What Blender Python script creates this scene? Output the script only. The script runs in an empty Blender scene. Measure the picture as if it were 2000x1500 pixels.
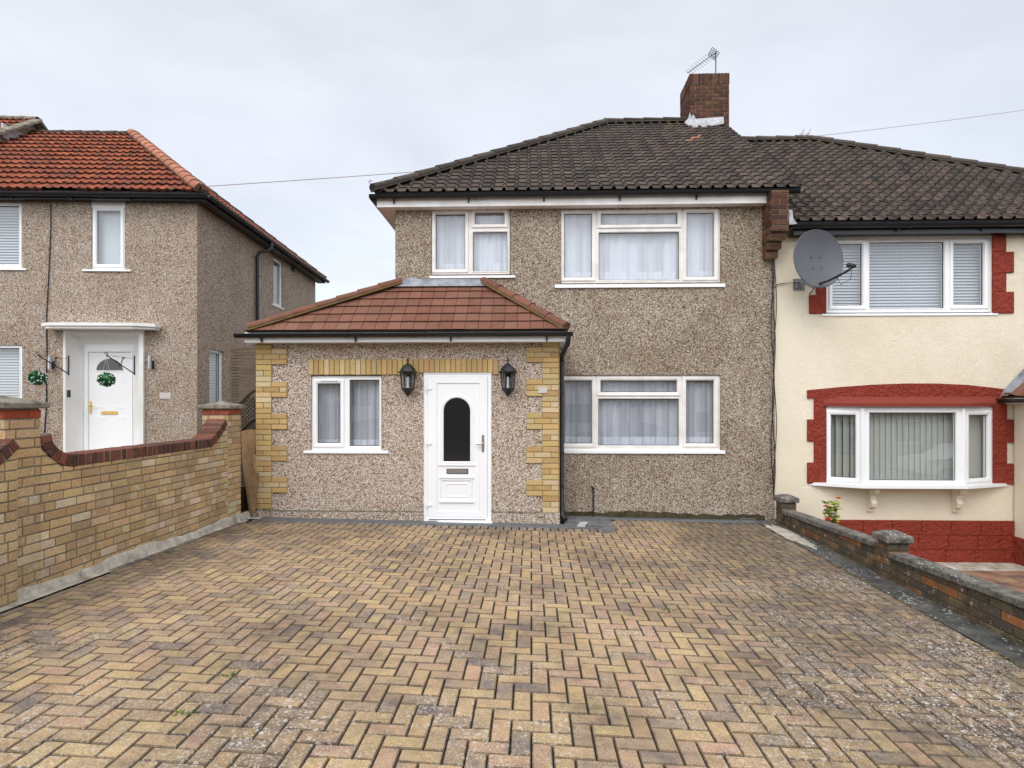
import bpy, math, random
from mathutils import Vector, Matrix
R = math.radians
rnd = random.Random(11)
S = bpy.context.scene
COL = S.collection

# ------------------------------------------------------------------ camera, sky, light
F = 1141.0; CAMH = 1.65; YAW = R(1.907)
cam = bpy.data.objects.new('camera', bpy.data.cameras.new('camera')); COL.objects.link(cam)
cam.location = (0, 0, CAMH); cam.rotation_euler = (R(90), 0, YAW)
cam.data.sensor_width = 36; cam.data.lens = F/2000*36
cam.data.shift_y = 0.0175; cam.data.clip_end = 2000; cam.data.clip_start = 0.05
S.camera = cam
S.view_settings.view_transform = 'Standard'; S.view_settings.look = 'None'
S.view_settings.exposure = 0.09; S.view_settings.gamma = 1
S.render.resolution_x = 1024; S.render.resolution_y = 768

SUN_EL, SUN_AZ = 48, 200      # degrees; the sun stands behind the cloud over the street
w = bpy.data.worlds.new('World'); S.world = w; w.use_nodes = True
nt = w.node_tree; nt.nodes.clear()
def N(nt, t, **k):
    n = nt.nodes.new(t)
    for a, b in k.items():
        if a == 'i':
            for q, v in b.items(): n.inputs[q].default_value = v
        else: setattr(n, a, b)
    return n
L = lambda nt, a, b: nt.links.new(a, b)
out = N(nt, 'ShaderNodeOutputWorld'); add = N(nt, 'ShaderNodeAddShader')
sky = N(nt, 'ShaderNodeTexSky', sky_type='NISHITA', sun_disc=False, sun_elevation=R(SUN_EL), sun_rotation=R(SUN_AZ))
b1 = N(nt, 'ShaderNodeBackground', i={'Strength': 0.05}); L(nt, sky.outputs[0], b1.inputs[0])
b2 = N(nt, 'ShaderNodeBackground', i={'Strength': 1.0})
tc = N(nt, 'ShaderNodeTexCoord'); sep = N(nt, 'ShaderNodeSeparateXYZ'); L(nt, tc.outputs['Generated'], sep.inputs[0])
# overcast: brighter overhead and towards the sun (behind the camera)
mp = N(nt, 'ShaderNodeMapping', i={'Scale': (1.2, 1.2, 3.0)}); L(nt, tc.outputs['Generated'], mp.inputs[0])
noi = N(nt, 'ShaderNodeTexNoise', i={'Scale': 2.0, 'Detail': 5, 'Roughness': .5, 'Distortion': .3}); L(nt, mp.outputs[0], noi.inputs['Vector'])
cr = N(nt, 'ShaderNodeValToRGB'); L(nt, noi.outputs[0], cr.inputs[0])
cr.color_ramp.elements[0].position = .36; cr.color_ramp.elements[0].color = (.625, .63, .655, 1)
cr.color_ramp.elements[1].position = .66; cr.color_ramp.elements[1].color = (.76, .765, .785, 1)
d1 = N(nt, 'ShaderNodeMapRange', i={'From Min': .1, 'From Max': -.6, 'To Min': 0.0, 'To Max': 1.25}); L(nt, sep.outputs['Y'], d1.inputs[0])
d2 = N(nt, 'ShaderNodeMapRange', i={'From Min': .62, 'From Max': .95, 'To Min': 0.0, 'To Max': 1.0}); L(nt, sep.outputs['Z'], d2.inputs[0])
m1 = N(nt, 'ShaderNodeMath', operation='ADD'); L(nt, d1.outputs[0], m1.inputs[0]); L(nt, d2.outputs[0], m1.inputs[1])
m2 = N(nt, 'ShaderNodeMath', operation='ADD', i={1: 1.0}); L(nt, m1.outputs[0], m2.inputs[0])
L(nt, cr.outputs[0], b2.inputs[0]); L(nt, m2.outputs[0], b2.inputs['Strength'])
L(nt, b1.outputs[0], add.inputs[0]); L(nt, b2.outputs[0], add.inputs[1]); L(nt, add.outputs[0], out.inputs[0])
sun = bpy.data.objects.new('sun', bpy.data.lights.new('sun', 'SUN')); COL.objects.link(sun)
sun.data.energy = 1.1; sun.data.angle = R(25); sun.data.color = (1, .96, .9)
sun.rotation_euler = (R(90-SUN_EL), 0, R(-20))

# ------------------------------------------------------------------ measuring: pixel of the 2000x1500 photo -> real point on a known plane
ca, sa = math.cos(YAW), math.sin(YAW)
def ray(px, py):
    u = (px-1000)/F; v = (785-py)/F
    return Vector((-sa+u*ca, ca+u*sa, v))
def W(px, py, Y):
    d = ray(px, py); t = Y/d.y
    return d.x*t, CAMH+d.z*t
def WX(px, py, X):
    d = ray(px, py); t = X/d.x
    return d.y*t, CAMH+d.z*t
def wrect(x0, y0, x1, y1, Y):
    a = W(x0, y1, Y); b = W(x1, y0, Y); return (a[0], b[0], a[1], b[1])

# ------------------------------------------------------------------ mesh builder
class MB:
    def __init__(s, M=None): s.v = []; s.f = []; s.m = []; s.c = []; s.M = M
    def add(s, vs, fs, mat=0, col=(1, 1, 1)):
        n = len(s.v)
        for p in vs:
            p = Vector(p); s.v.append(s.M @ p if s.M else p)
        for f in fs: s.f.append([n+i for i in f]); s.m.append(mat); s.c.append(col)
        return s
    def box(s, x0, x1, y0, y1, z0, z1, mat=0, col=(1, 1, 1), ch=0):
        if ch: return s.obox(Vector(((x0+x1)/2, (y0+y1)/2, (z0+z1)/2)), (1, 0, 0), (0, 1, 0), (0, 0, 1), (x1-x0)/2, (y1-y0)/2, (z1-z0)/2, mat, col, ch)
        vs = [(x, y, z) for z in (z0, z1) for y in (y0, y1) for x in (x0, x1)]
        return s.add(vs, [(0, 2, 3, 1), (4, 5, 7, 6), (0, 1, 5, 4), (2, 6, 7, 3), (0, 4, 6, 2), (1, 3, 7, 5)], mat, col)
    def obox(s, c, U, V, Wd, a, b, h, mat=0, col=(1, 1, 1), ch=0):
        c = Vector(c); U = Vector(U); V = Vector(V); Wd = Vector(Wd)
        if not ch:
            vs = [c+U*a*i+V*b*j+Wd*h*k for k in (-1, 1) for j in (-1, 1) for i in (-1, 1)]
            return s.add(vs, [(0, 2, 3, 1), (4, 5, 7, 6), (0, 1, 5, 4), (2, 6, 7, 3), (0, 4, 6, 2), (1, 3, 7, 5)], mat, col)
        # chamfered box: 24 verts
        vs = []; idx = {}
        for k in (-1, 1):
            for j in (-1, 1):
                for i in (-1, 1):
                    for q in range(3):
                        d = [a, b, h]
                        for r in range(3):
                            if r != q: d[r] -= ch
                        idx[(i, j, k, q)] = len(vs); vs.append(c+U*d[0]*i+V*d[1]*j+Wd*d[2]*k)
        fs = []
        for q in range(3):
            o = [r for r in range(3) if r != q]
            for sg in (-1, 1):
                f = []
                for (p1, p2) in ((-1, -1), (1, -1), (1, 1), (-1, 1)):
                    t = [0, 0, 0]; t[q] = sg; t[o[0]] = p1; t[o[1]] = p2; f.append(idx[(t[0], t[1], t[2], q)])
                if (sg == 1) == (q == 1): f.reverse()
                fs.append(f)
        for q in range(3):        # edges parallel to axis q
            o = [r for r in range(3) if r != q]
            for p1 in (-1, 1):
                for p2 in (-1, 1):
                    t0 = [0, 0, 0]; t0[o[0]] = p1; t0[o[1]] = p2; t1 = list(t0); t0[q] = -1; t1[q] = 1
                    fs.append([idx[(*t0, o[0])], idx[(*t1, o[0])], idx[(*t1, o[1])], idx[(*t0, o[1])]])
        for k in (-1, 1):
            for j in (-1, 1):
                for i in (-1, 1): fs.append([idx[(i, j, k, 0)], idx[(i, j, k, 1)], idx[(i, j, k, 2)]])
        return s.add(vs, fs, mat, col)
    def tube(s, pts, r, n=8, mat=0, col=(1, 1, 1), caps=True):
        pts = [Vector(p) for p in pts]; rs = r if isinstance(r, (list, tuple)) else [r]*len(pts)
        vs = []; prev = None
        for i, p in enumerate(pts):
            t = (pts[min(i+1, len(pts)-1)]-pts[max(i-1, 0)])
            t = t.normalized() if t.length > 1e-9 else Vector((0, 0, 1))
            if prev is None:
                a = Vector((0, 0, 1)) if abs(t.z) < .9 else Vector((1, 0, 0)); prev = t.cross(a).normalized()
            prev = (prev-t*prev.dot(t)).normalized(); q = t.cross(prev)
            for k in range(n):
                an = 2*math.pi*k/n; vs.append(p+(prev*math.cos(an)+q*math.sin(an))*rs[i])
        fs = [[i*n+k, i*n+(k+1) % n, (i+1)*n+(k+1) % n, (i+1)*n+k] for i in range(len(pts)-1) for k in range(n)]
        if caps: fs += [list(range(n))[::-1], [(len(pts)-1)*n+k for k in range(n)]]
        return s.add(vs, fs, mat, col)
    def lathe(s, prof, c=(0, 0, 0), n=16, mat=0, col=(1, 1, 1), ph=0, a0=0, a1=2*math.pi):
        c = Vector(c); full = abs(a1-a0-2*math.pi) < 1e-6; m = n if full else n+1
        vs = [c+Vector((r*math.cos(ph+a0+(a1-a0)*k/n), r*math.sin(ph+a0+(a1-a0)*k/n), z)) for (r, z) in prof for k in range(m)]
        fs = [[i*m+k, i*m+(k+1) % m, (i+1)*m+(k+1) % m, (i+1)*m+k] for i in range(len(prof)-1) for k in range(n)]
        return s.add(vs, fs, mat, col)
    def prism(s, poly, n, d, mat=0, col=(1, 1, 1)):
        """closed 3-D polygon pushed along n*d"""
        poly = [Vector(p) for p in poly]; n = Vector(n)*d; k = len(poly)
        fs = [list(range(k)), [k+i for i in range(k)][::-1]]+[[i, (i+1) % k, k+(i+1) % k, k+i] for i in range(k)]
        return s.add(poly+[p+n for p in poly], fs, mat, col)
    def sweep(s, x0, x1, z0, z1, prof, mat=0, col=(1, 1, 1)):
        """mitred frame round a rectangle in the XZ plane: prof = [(outward offset, y)]"""
        vs = []
        for (o, y) in prof: vs += [(x0-o, y, z0-o), (x1+o, y, z0-o), (x1+o, y, z1+o), (x0-o, y, z1+o)]
        fs = [[i*4+k, i*4+(k+1) % 4, (i+1)*4+(k+1) % 4, (i+1)*4+k] for i in range(len(prof)-1) for k in range(4)]
        return s.add(vs, fs, mat, col)
    def plate(s, x0, x1, z0, z1, y0, y1, holes=(), mat=0, reveal=True, back=True):
        """vertical plate (front y0, back y1) with rectangular holes"""
        xs = sorted({x0, x1, *[min(max(h[i], x0), x1) for h in holes for i in (0, 1)]})
        zs = sorted({z0, z1, *[min(max(h[i], z0), z1) for h in holes for i in (2, 3)]})
        for a, b in zip(xs, xs[1:]):
            for c, d in zip(zs, zs[1:]):
                mx, mz = (a+b)/2, (c+d)/2
                if any(h[0] < mx < h[1] and h[2] < mz < h[3] for h in holes): continue
                s.add([(a, y0, c), (b, y0, c), (b, y0, d), (a, y0, d)], [(0, 1, 2, 3)], mat)
                if back: s.add([(a, y1, c), (b, y1, c), (b, y1, d), (a, y1, d)], [(3, 2, 1, 0)], mat)
        for h in holes if reveal else ():
            a, b, c, d = max(h[0], x0), min(h[1], x1), max(h[2], z0), min(h[3], z1)
            s.add([(a, y0, c), (b, y0, c), (b, y0, d), (a, y0, d), (a, y1, c), (b, y1, c), (b, y1, d), (a, y1, d)],
                  [(0, 4, 5, 1), (1, 5, 6, 2), (2, 6, 7, 3), (3, 7, 4, 0)], mat)
        s.add([(x0, y0, z0), (x1, y0, z0), (x1, y0, z1), (x0, y0, z1), (x0, y1, z0), (x1, y1, z0), (x1, y1, z1), (x0, y1, z1)],
              [(0, 1, 5, 4), (1, 2, 6, 5), (2, 3, 7, 6), (3, 0, 4, 7)], mat)
        return s
    def build(s, name, mats, parent=None, smooth=False, label=None, kind=None, sharp=None):
        me = bpy.data.meshes.new(name)
        off = OFF.get(parent.name, Vector()) if parent else Vector()
        me.from_pydata([tuple(p) for p in s.v], [], s.f)
        if not isinstance(mats, (list, tuple)): mats = [mats]
        for m in mats: me.materials.append(m)
        me.polygons.foreach_set('material_index', s.m)
        if any(c != (1, 1, 1) for c in s.c):
            at = me.attributes.new('col', 'FLOAT_COLOR', 'CORNER'); buf = []
            for f, c in zip(s.f, s.c): buf += [c[0], c[1], c[2], 1.0]*len(f)
            at.data.foreach_set('color', buf)
        if smooth:
            me.polygons.foreach_set('use_smooth', [True]*len(s.f))
            me.set_sharp_from_angle(angle=R(sharp or 40))
        me.validate(); me.update()
        o = bpy.data.objects.new(name, me); COL.objects.link(o)
        if parent: o.parent = parent; o.location = -off
        OFF[o.name] = Vector()
        if label: o['label'] = label
        if kind: o['kind'] = kind
        return o
OFF = {}
def tag(o, label, cat, group=None):
    o['label'] = label; o['category'] = cat
    if group: o['group'] = group
    return o
def empty(name, loc, label, cat, group=None, rz=0, local=False):
    """thing root. local=True: its parts are built in its own frame, else in world coordinates"""
    o = bpy.data.objects.new(name, None); COL.objects.link(o); o.empty_display_size = .1
    o.location = loc; o.rotation_euler = (0, 0, rz); OFF[o.name] = Vector() if local else Vector(loc)
    return tag(o, label, cat, group)
def structure(o): o['kind'] = 'structure'; return o
def copy_tree(o, parent=None):
    c = o.copy(); COL.objects.link(c); c.parent = parent
    for ch in [x for x in S.objects if x.parent == o]: copy_tree(ch, c)
    return c

# ------------------------------------------------------------------ materials
def base(name, col=(.5, .5, .5), rough=.7, metal=0, spec=.5, coat=0):
    m = bpy.data.materials.new(name); m.use_nodes = True; nt = m.node_tree
    p = nt.nodes['Principled BSDF']; p.inputs['Base Color'].default_value = (*col, 1)
    p.inputs['Roughness'].default_value = rough; p.inputs['Metallic'].default_value = metal
    p.inputs['Specular IOR Level'].default_value = spec; p.inputs['Coat Weight'].default_value = coat
    return m, nt, p
def ramp(nt, src, stops, interp='LINEAR'):
    r = N(nt, 'ShaderNodeValToRGB'); r.color_ramp.interpolation = interp
    e = r.color_ramp.elements
    while len(e) < len(stops): e.new(.5)
    for q, (p, c) in zip(e, stops): q.position = p; q.color = (*c, 1) if len(c) == 3 else c
    L(nt, src, r.inputs[0]); return r.outputs[0]
def mixc(nt, f, a, b, mode='MIX'):
    m = N(nt, 'ShaderNodeMix', data_type='RGBA', blend_type=mode)
    for s, v in ((m.inputs[0], f), (m.inputs[6], a), (m.inputs[7], b)):
        if hasattr(v, 'links'): L(nt, v, s)
        elif isinstance(v, (int, float)): s.default_value = v
        else: s.default_value = (*v, 1)
    return m.outputs[2]
def math_(nt, op, a, b=None, clamp=False):
    m = N(nt, 'ShaderNodeMath', operation=op, use_clamp=clamp)
    for s, v in ((m.inputs[0], a), (m.inputs[1], b)):
        if v is None: continue
        if hasattr(v, 'links'): L(nt, v, s)
        else: s.default_value = v
    return m.outputs[0]
def coords(nt, scale=(1, 1, 1)):
    t = N(nt, 'ShaderNodeTexCoord'); m = N(nt, 'ShaderNodeMapping', i={'Scale': scale}); L(nt, t.outputs['Object'], m.inputs[0]); return m.outputs[0]
def noise(nt, vec, sc, det=4, rough=.55, dist=0):
    n = N(nt, 'ShaderNodeTexNoise', i={'Scale': sc, 'Detail': det, 'Roughness': rough, 'Distortion': dist}); L(nt, vec, n.inputs['Vector']); return n.outputs[0]
def voro(nt, vec, sc, feat='F1', rnd_=1):
    n = N(nt, 'ShaderNodeTexVoronoi', feature=feat, i={'Scale': sc, 'Randomness': rnd_}); L(nt, vec, n.inputs['Vector']); return n
def bump(nt, p, h, st=.3, dist=.01):
    b = N(nt, 'ShaderNodeBump', i={'Strength': st, 'Distance': dist}); L(nt, h, b.inputs['Height']); L(nt, b.outputs[0], p.inputs['Normal'])
def attr(nt):
    a = N(nt, 'ShaderNodeAttribute', attribute_name='col'); return a.outputs['Color']

def pebbledash(name, stops, stain, sc=58, amt=.55):
    m, nt, p = base(name, rough=.9, spec=.2)
    c = coords(nt); v = voro(nt, c, sc); s = N(nt, 'ShaderNodeSeparateColor'); L(nt, v.outputs['Color'], s.inputs[0])
    stone = ramp(nt, s.outputs[0], stops, 'CONSTANT')
    big = ramp(nt, noise(nt, c, 1.1, 6, .65), [(.38, (0, 0, 0)), (.7, (1, 1, 1))])
    c2 = coords(nt, (3.0, 3.0, .45)); streak = ramp(nt, noise(nt, c2, 1.6, 5, .6), [(.45, (0, 0, 0)), (.75, (1, 1, 1))])
    f = math_(nt, 'MULTIPLY', math_(nt, 'MAXIMUM', big, streak), amt)
    col = mixc(nt, f, stone, mixc(nt, .85, stone, stain, 'MULTIPLY'))
    edge = ramp(nt, v.outputs['Distance'], [(.4, (1, 1, 1)), (.85, (.5, .48, .45))])
    L(nt, mixc(nt, .8, col, edge, 'MULTIPLY'), p.inputs['Base Color'])
    bump(nt, p, math_(nt, 'ADD', math_(nt, 'MULTIPLY', v.outputs['Distance'], -1), s.outputs[1]), .9, .012)
    return m
M_main = pebbledash('pebbledash_brown', [(0, (.08, .055, .04)), (.10, (.24, .16, .09)), (.22, (.40, .295, .20)), (.42, (.56, .455, .345)), (.68, (.71, .62, .51)), (.87, (.92, .88, .81))], (.52, .45, .36), 98, .8)
M_ext = pebbledash('pebbledash_fresh', [(0, (.13, .085, .055)), (.10, (.38, .22, .13)), (.24, (.55, .41, .30)), (.43, (.70, .57, .46)), (.66, (.84, .75, .66)), (.84, (.96, .92, .86))], (.78, .7, .6), 92, .4)
M_left = pebbledash('pebbledash_pinkish', [(0, (.14, .09, .065)), (.1, (.32, .22, .15)), (.24, (.50, .37, .27)), (.45, (.64, .50, .39)), (.70, (.77, .67, .56)), (.86, (.95, .91, .87))], (.66, .58, .47), 96, .7)

def render_paint(name, col, scale=14, st=.5, chunky=False):
    m, nt, p = base(name, col, .75, spec=.3)
    c = coords(nt)
    n1 = noise(nt, c, scale, 6, .6, 1.2); n2 = ramp(nt, noise(nt, c, .9, 6, .6), [(.4, (1, 1, 1)), (.8, (.86, .83, .76))])
    L(nt, mixc(nt, 1, col, n2, 'MULTIPLY'), p.inputs['Base Color'])
    h = ramp(nt, n1, [(.42, (0, 0, 0)), (.5, (1, 1, 1)), (.58, (.1, .1, .1))]) if not chunky else ramp(nt, noise(nt, c, scale, 3, .5, 2.5), [(.35, (0, 0, 0)), (.6, (1, 1, 1))])
    bump(nt, p, h, st, .012 if not chunky else .03)
    return m
M_cream = render_paint('cream_render', (.82, .745, .59), 17, .42)
M_red = render_paint('red_masonry_paint', (.26, .038, .02), 8, .65, True)
M_redroof = render_paint('red_painted_felt', (.22, .038, .024), 20, .2)

def brickmat(name, rough=.85, dark=(.1, .09, .08), amt=.5, sc=5, white=0, moss=0):
    m, nt, p = base(name, rough=rough, spec=.2); c = coords(nt)
    a = attr(nt); f = noise(nt, c, 70, 3, .6); a2 = mixc(nt, 1, a, ramp(nt, f, [(.3, (.72, .72, .72)), (.7, (1.15, 1.15, 1.15))]), 'MULTIPLY')
    st = math_(nt, 'MULTIPLY', ramp(nt, noise(nt, c, sc, 6, .65), [(.42, (0, 0, 0)), (.72, (1, 1, 1))]), amt)
    col = mixc(nt, st, a2, dark)
    if white:
        wv = ramp(nt, noise(nt, c, 16, 5, .6), [(.6, (0, 0, 0)), (.7, (1, 1, 1))]); col = mixc(nt, math_(nt, 'MULTIPLY', wv, white), col, (.72, .68, .6))
    if moss:
        mv = ramp(nt, noise(nt, c, 9, 5, .6), [(.56, (0, 0, 0)), (.66, (1, 1, 1))]); col = mixc(nt, math_(nt, 'MULTIPLY', mv, moss), col, (.15, .13, .03))
    L(nt, col, p.inputs['Base Color']); bump(nt, p, f, .35, .004)
    return m
M_yb = brickmat('yellow_stock_brick', amt=.12, dark=(.3, .22, .12))
M_gb = brickmat('garden_buff_brick', amt=.48, dark=(.13, .115, .095), sc=1.5, white=.4)
M_redb = brickmat('red_coping_brick', amt=.6, dark=(.07, .045, .04), sc=5, white=.12)
M_oldb = brickmat('old_stained_brick', amt=.9, dark=(.05, .045, .035), sc=6, white=.45, moss=.5)
M_chb = brickmat('sooty_chimney_brick', amt=.75, dark=(.05, .035, .03), sc=3, moss=.45)
def mortar(name, col):
    m, nt, p = base(name, col, .95, spec=.1); c = coords(nt); f = noise(nt, c, 60, 4); 
    L(nt, mixc(nt, 1, col, ramp(nt, noise(nt, c, 4, 5), [(.3, (.6, .6, .6)), (.7, (1.1, 1.1, 1.1))]), 'MULTIPLY'), p.inputs['Base Color']); bump(nt, p, f, .5, .004); return m
M_mort = mortar('sand_mortar', (.36, .29, .19)); M_mortg = mortar('grey_mortar', (.27, .235, .18)); M_mortd = mortar('dark_mortar', (.12, .11, .09))

def tilemat(name, dark, amt, moss=.0, sc=6, rough=.8):
    m, nt, p = base(name, rough=rough, spec=.25); c = coords(nt); a = attr(nt)
    f = noise(nt, c, 45, 4, .6); a2 = mixc(nt, 1, a, ramp(nt, f, [(.3, (.75, .75, .75)), (.7, (1.2, 1.2, 1.2))]), 'MULTIPLY')
    st = math_(nt, 'MULTIPLY', ramp(nt, noise(nt, c, sc, 6, .65), [(.4, (0, 0, 0)), (.7, (1, 1, 1))]), amt); col = mixc(nt, st, a2, dark)
    lv = ramp(nt, noise(nt, c, 11, 6, .7), [(.6, (0, 0, 0)), (.68, (1, 1, 1))]); col = mixc(nt, math_(nt, 'MULTIPLY', lv, moss), col, (.26, .22, .1))
    L(nt, col, p.inputs['Base Color']); bump(nt, p, f, .4, .005); return m
M_roof = tilemat('weathered_grey_brown_tile', (.032, .028, .025), .65, .35)
M_roofx = tilemat('terracotta_flat_tile', (.2, .12, .09), .35, .22, 4)
M_roofl = tilemat('orange_ribbed_tile', (.14, .055, .035), .55, .12, 5)
M_hipg = tilemat('grey_hip_tile', (.05, .045, .04), .6, .35)
M_hipr = tilemat('terracotta_hip_tile', (.13, .07, .04), .6, .3, 7)

M_upvc, _nt, _p = base('white_upvc', (.86, .87, .87), .28, spec=.5)
M_upvcd, _nt, _p = base('aged_white_upvc', (.85, .83, .80), .4)
_c = coords(_nt); L(_nt, mixc(_nt, 1, (.85, .83, .81), ramp(_nt, noise(_nt, _c, 4, 5), [(.35, (.86, .84, .8)), (.7, (1.04, 1.04, 1.04))]), 'MULTIPLY'), _p.inputs['Base Color'])
M_black, *_ = base('black_plastic', (.012, .012, .014), .35)
M_blackm, *_ = base('black_cast_metal', (.014, .014, .016), .5)
M_dark, *_ = base('dark_rubber', (.02, .02, .02), .7)
M_steel, *_ = base('satin_steel', (.55, .55, .56), .3, 1)
M_galv, *_ = base('galvanised_steel', (.35, .37, .39), .45, .8)
M_brass, *_ = base('polished_brass', (.75, .5, .16), .25, 1)
M_lead, _nt, _p = base('lead_flashing', (.3, .31, .34), .55, .3)
_c = coords(_nt); L(_nt, ramp(_nt, noise(_nt, _c, 9, 4), [(.3, (.2, .21, .24)), (.7, (.42, .43, .46))]), _p.inputs['Base Color'])
M_flash, _nt, _p = base('pale_flashing', (.6, .6, .62), .7)
_c = coords(_nt); L(_nt, ramp(_nt, noise(_nt, _c, 12, 4), [(.3, (.28, .28, .30)), (.7, (.56, .56, .58))]), _p.inputs['Base Color'])
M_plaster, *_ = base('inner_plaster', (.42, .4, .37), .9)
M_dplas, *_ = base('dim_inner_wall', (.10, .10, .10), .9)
M_whitep, *_ = base('white_door_paint', (.86, .86, .86), .45)
M_smooth = render_paint('white_smooth_render', (.84, .83, .81), 25, .15)
def concrete(name, a, b, sc=6, st=.5, spots=0):
    m, nt, p = base(name, rough=.92, spec=.15); c = coords(nt); n = noise(nt, c, sc, 7, .65)
    col = ramp(nt, n, [(.32, a), (.68, b)])
    if spots:
        v = voro(nt, c, 26); s = ramp(nt, v.outputs['Distance'], [(.2, (1, 1, 1)), (.3, (0, 0, 0))]); g = ramp(nt, noise(nt, c, 3.2, 5), [(.45, (0, 0, 0)), (.6, (1, 1, 1))])
        col = mixc(nt, math_(nt, 'MULTIPLY', math_(nt, 'MULTIPLY', s, g), spots), col, (.5, .5, .46))
    L(nt, col, p.inputs['Base Color']); bump(nt, p, noise(nt, c, 55, 5, .7), st, .008); return m
M_conc = concrete('pale_worn_concrete', (.24, .21, .16), (.62, .58, .50), 7, .9)
M_cope = concrete('lichened_concrete', (.045, .042, .038), (.24, .22, .19), 13, 1.0, .8)
M_cap = concrete('weathered_cap_concrete', (.10, .088, .068), (.34, .305, .245), 9, .8, .3)
M_grey = concrete('grey_block', (.075, .075, .078), (.2, .195, .19), 8, .5, .4)
M_band = concrete('dark_damp_concrete', (.03, .03, .03), (.13, .125, .115), 5, .8, 1.0)
M_sand = concrete('dirt_and_moss_joint', (.018, .014, .009), (.05, .04, .02), 5, .8)
M_asph = concrete('asphalt', (.04, .04, .042), (.07, .07, .072), 3, .5)
M_soil = concrete('garden_soil', (.05, .04, .025), (.12, .09, .06), 6, .8)

# block paving: colour of each block comes from the block, wear from world-placed noise
M_pave, nt_, p_ = base('block_paving', rough=.88, spec=.25)
c_ = coords(nt_); a_ = attr(nt_)
gr = noise(nt_, c_, 150, 2, .5)
blot_ = ramp(nt_, noise(nt_, c_, 7, 5, .65), [(.32, (.13, .105, .095)), (.44, (.31, .225, .155)), (.56, (.42, .30, .16)), (.68, (.36, .235, .17))])
a_ = mixc(nt_, .45, a_, blot_)
col_ = mixc(nt_, 1, a_, ramp(nt_, gr, [(.25, (.5, .5, .5)), (.5, (1, 1, 1)), (.75, (1.4, 1.4, 1.4))]), 'MULTIPLY')
sepc = N(nt_, 'ShaderNodeSeparateXYZ'); L(nt_, c_, sepc.inputs[0])
right = N(nt_, 'ShaderNodeMapRange', i={'From Min': 1.2, 'From Max': 3.2, 'To Min': 0, 'To Max': .34}); L(nt_, sepc.outputs['X'], right.inputs[0])
leftm = N(nt_, 'ShaderNodeMapRange', i={'From Min': -3.0, 'From Max': -3.8, 'To Min': 0, 'To Max': .12}); L(nt_, sepc.outputs['X'], leftm.inputs[0])
dn = math_(nt_, 'ADD', math_(nt_, 'ADD', noise(nt_, c_, .9, 7, .68), right.outputs[0]), leftm.outputs[0])
dirt = ramp(nt_, dn, [(.45, (0, 0, 0)), (.67, (1, 1, 1))])
fine = ramp(nt_, noise(nt_, c_, 13, 5, .7), [(.35, (.35, .35, .35)), (.65, (1, 1, 1))])
col_ = mixc(nt_, math_(nt_, 'MULTIPLY', math_(nt_, 'MULTIPLY', dirt, fine), .92), col_, (.062, .052, .044))
wv_ = N(nt_, 'ShaderNodeTexNoise', i={'Scale': 3.0, 'Detail': 4}); L(nt_, c_, wv_.inputs['Vector']); ws_ = N(nt_, 'ShaderNodeVectorMath', operation='SCALE', i={3: .5}); L(nt_, wv_.outputs[1], ws_.inputs[0]); wa_ = N(nt_, 'ShaderNodeVectorMath', operation='ADD'); L(nt_, c_, wa_.inputs[0]); L(nt_, ws_.outputs[0], wa_.inputs[1])
oil = ramp(nt_, voro(nt_, wa_.outputs[0], .85).outputs['Distance'], [(.05, (1, 1, 1)), (.17, (0, 0, 0))])
col_ = mixc(nt_, math_(nt_, 'MULTIPLY', math_(nt_, 'MULTIPLY', oil, fine), .7), col_, (.05, .045, .04))
near = N(nt_, 'ShaderNodeMapRange', i={'From Min': 7.0, 'From Max': 3.0, 'To Min': -.10, 'To Max': .09}); L(nt_, sepc.outputs['Y'], near.inputs[0])
g2 = math_(nt_, 'ADD', math_(nt_, 'ADD', noise(nt_, c_, 1.3, 5, .6), near.outputs[0]), math_(nt_, 'MULTIPLY', right.outputs[0], .42))
for (sc, th, lo, hi, amt) in ((24, .22, .54, .72, .7), (60, .29, .50, .70, .6)):
    cd = N(nt_, 'ShaderNodeVectorMath', operation='ADD'); L(nt_, c_, cd.inputs[0])
    wob = N(nt_, 'ShaderNodeTexNoise', i={'Scale': 60, 'Detail': 2}); L(nt_, c_, wob.inputs['Vector'])
    sc_ = N(nt_, 'ShaderNodeVectorMath', operation='SCALE', i={3: .02}); L(nt_, wob.outputs[1], sc_.inputs[0]); L(nt_, sc_.outputs[0], cd.inputs[1])
    v_ = voro(nt_, cd.outputs[0], sc); sp = N(nt_, 'ShaderNodeSeparateColor'); L(nt_, v_.outputs['Color'], sp.inputs[0])
    rr = math_(nt_, 'SUBTRACT', v_.outputs['Distance'], math_(nt_, 'MULTIPLY', sp.outputs[0], .22))
    spot = ramp(nt_, rr, [(th-.14, (1, 1, 1)), (th-.06, (0, 0, 0))]); gate = ramp(nt_, g2, [(lo, (0, 0, 0)), (hi, (1, 1, 1))])
    col_ = mixc(nt_, math_(nt_, 'MULTIPLY', math_(nt_, 'MULTIPLY', spot, gate), amt), col_, (.56, .52, .47))
L(nt_, col_, p_.inputs['Base Color']); bump(nt_, p_, gr, .55, .004)

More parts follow.
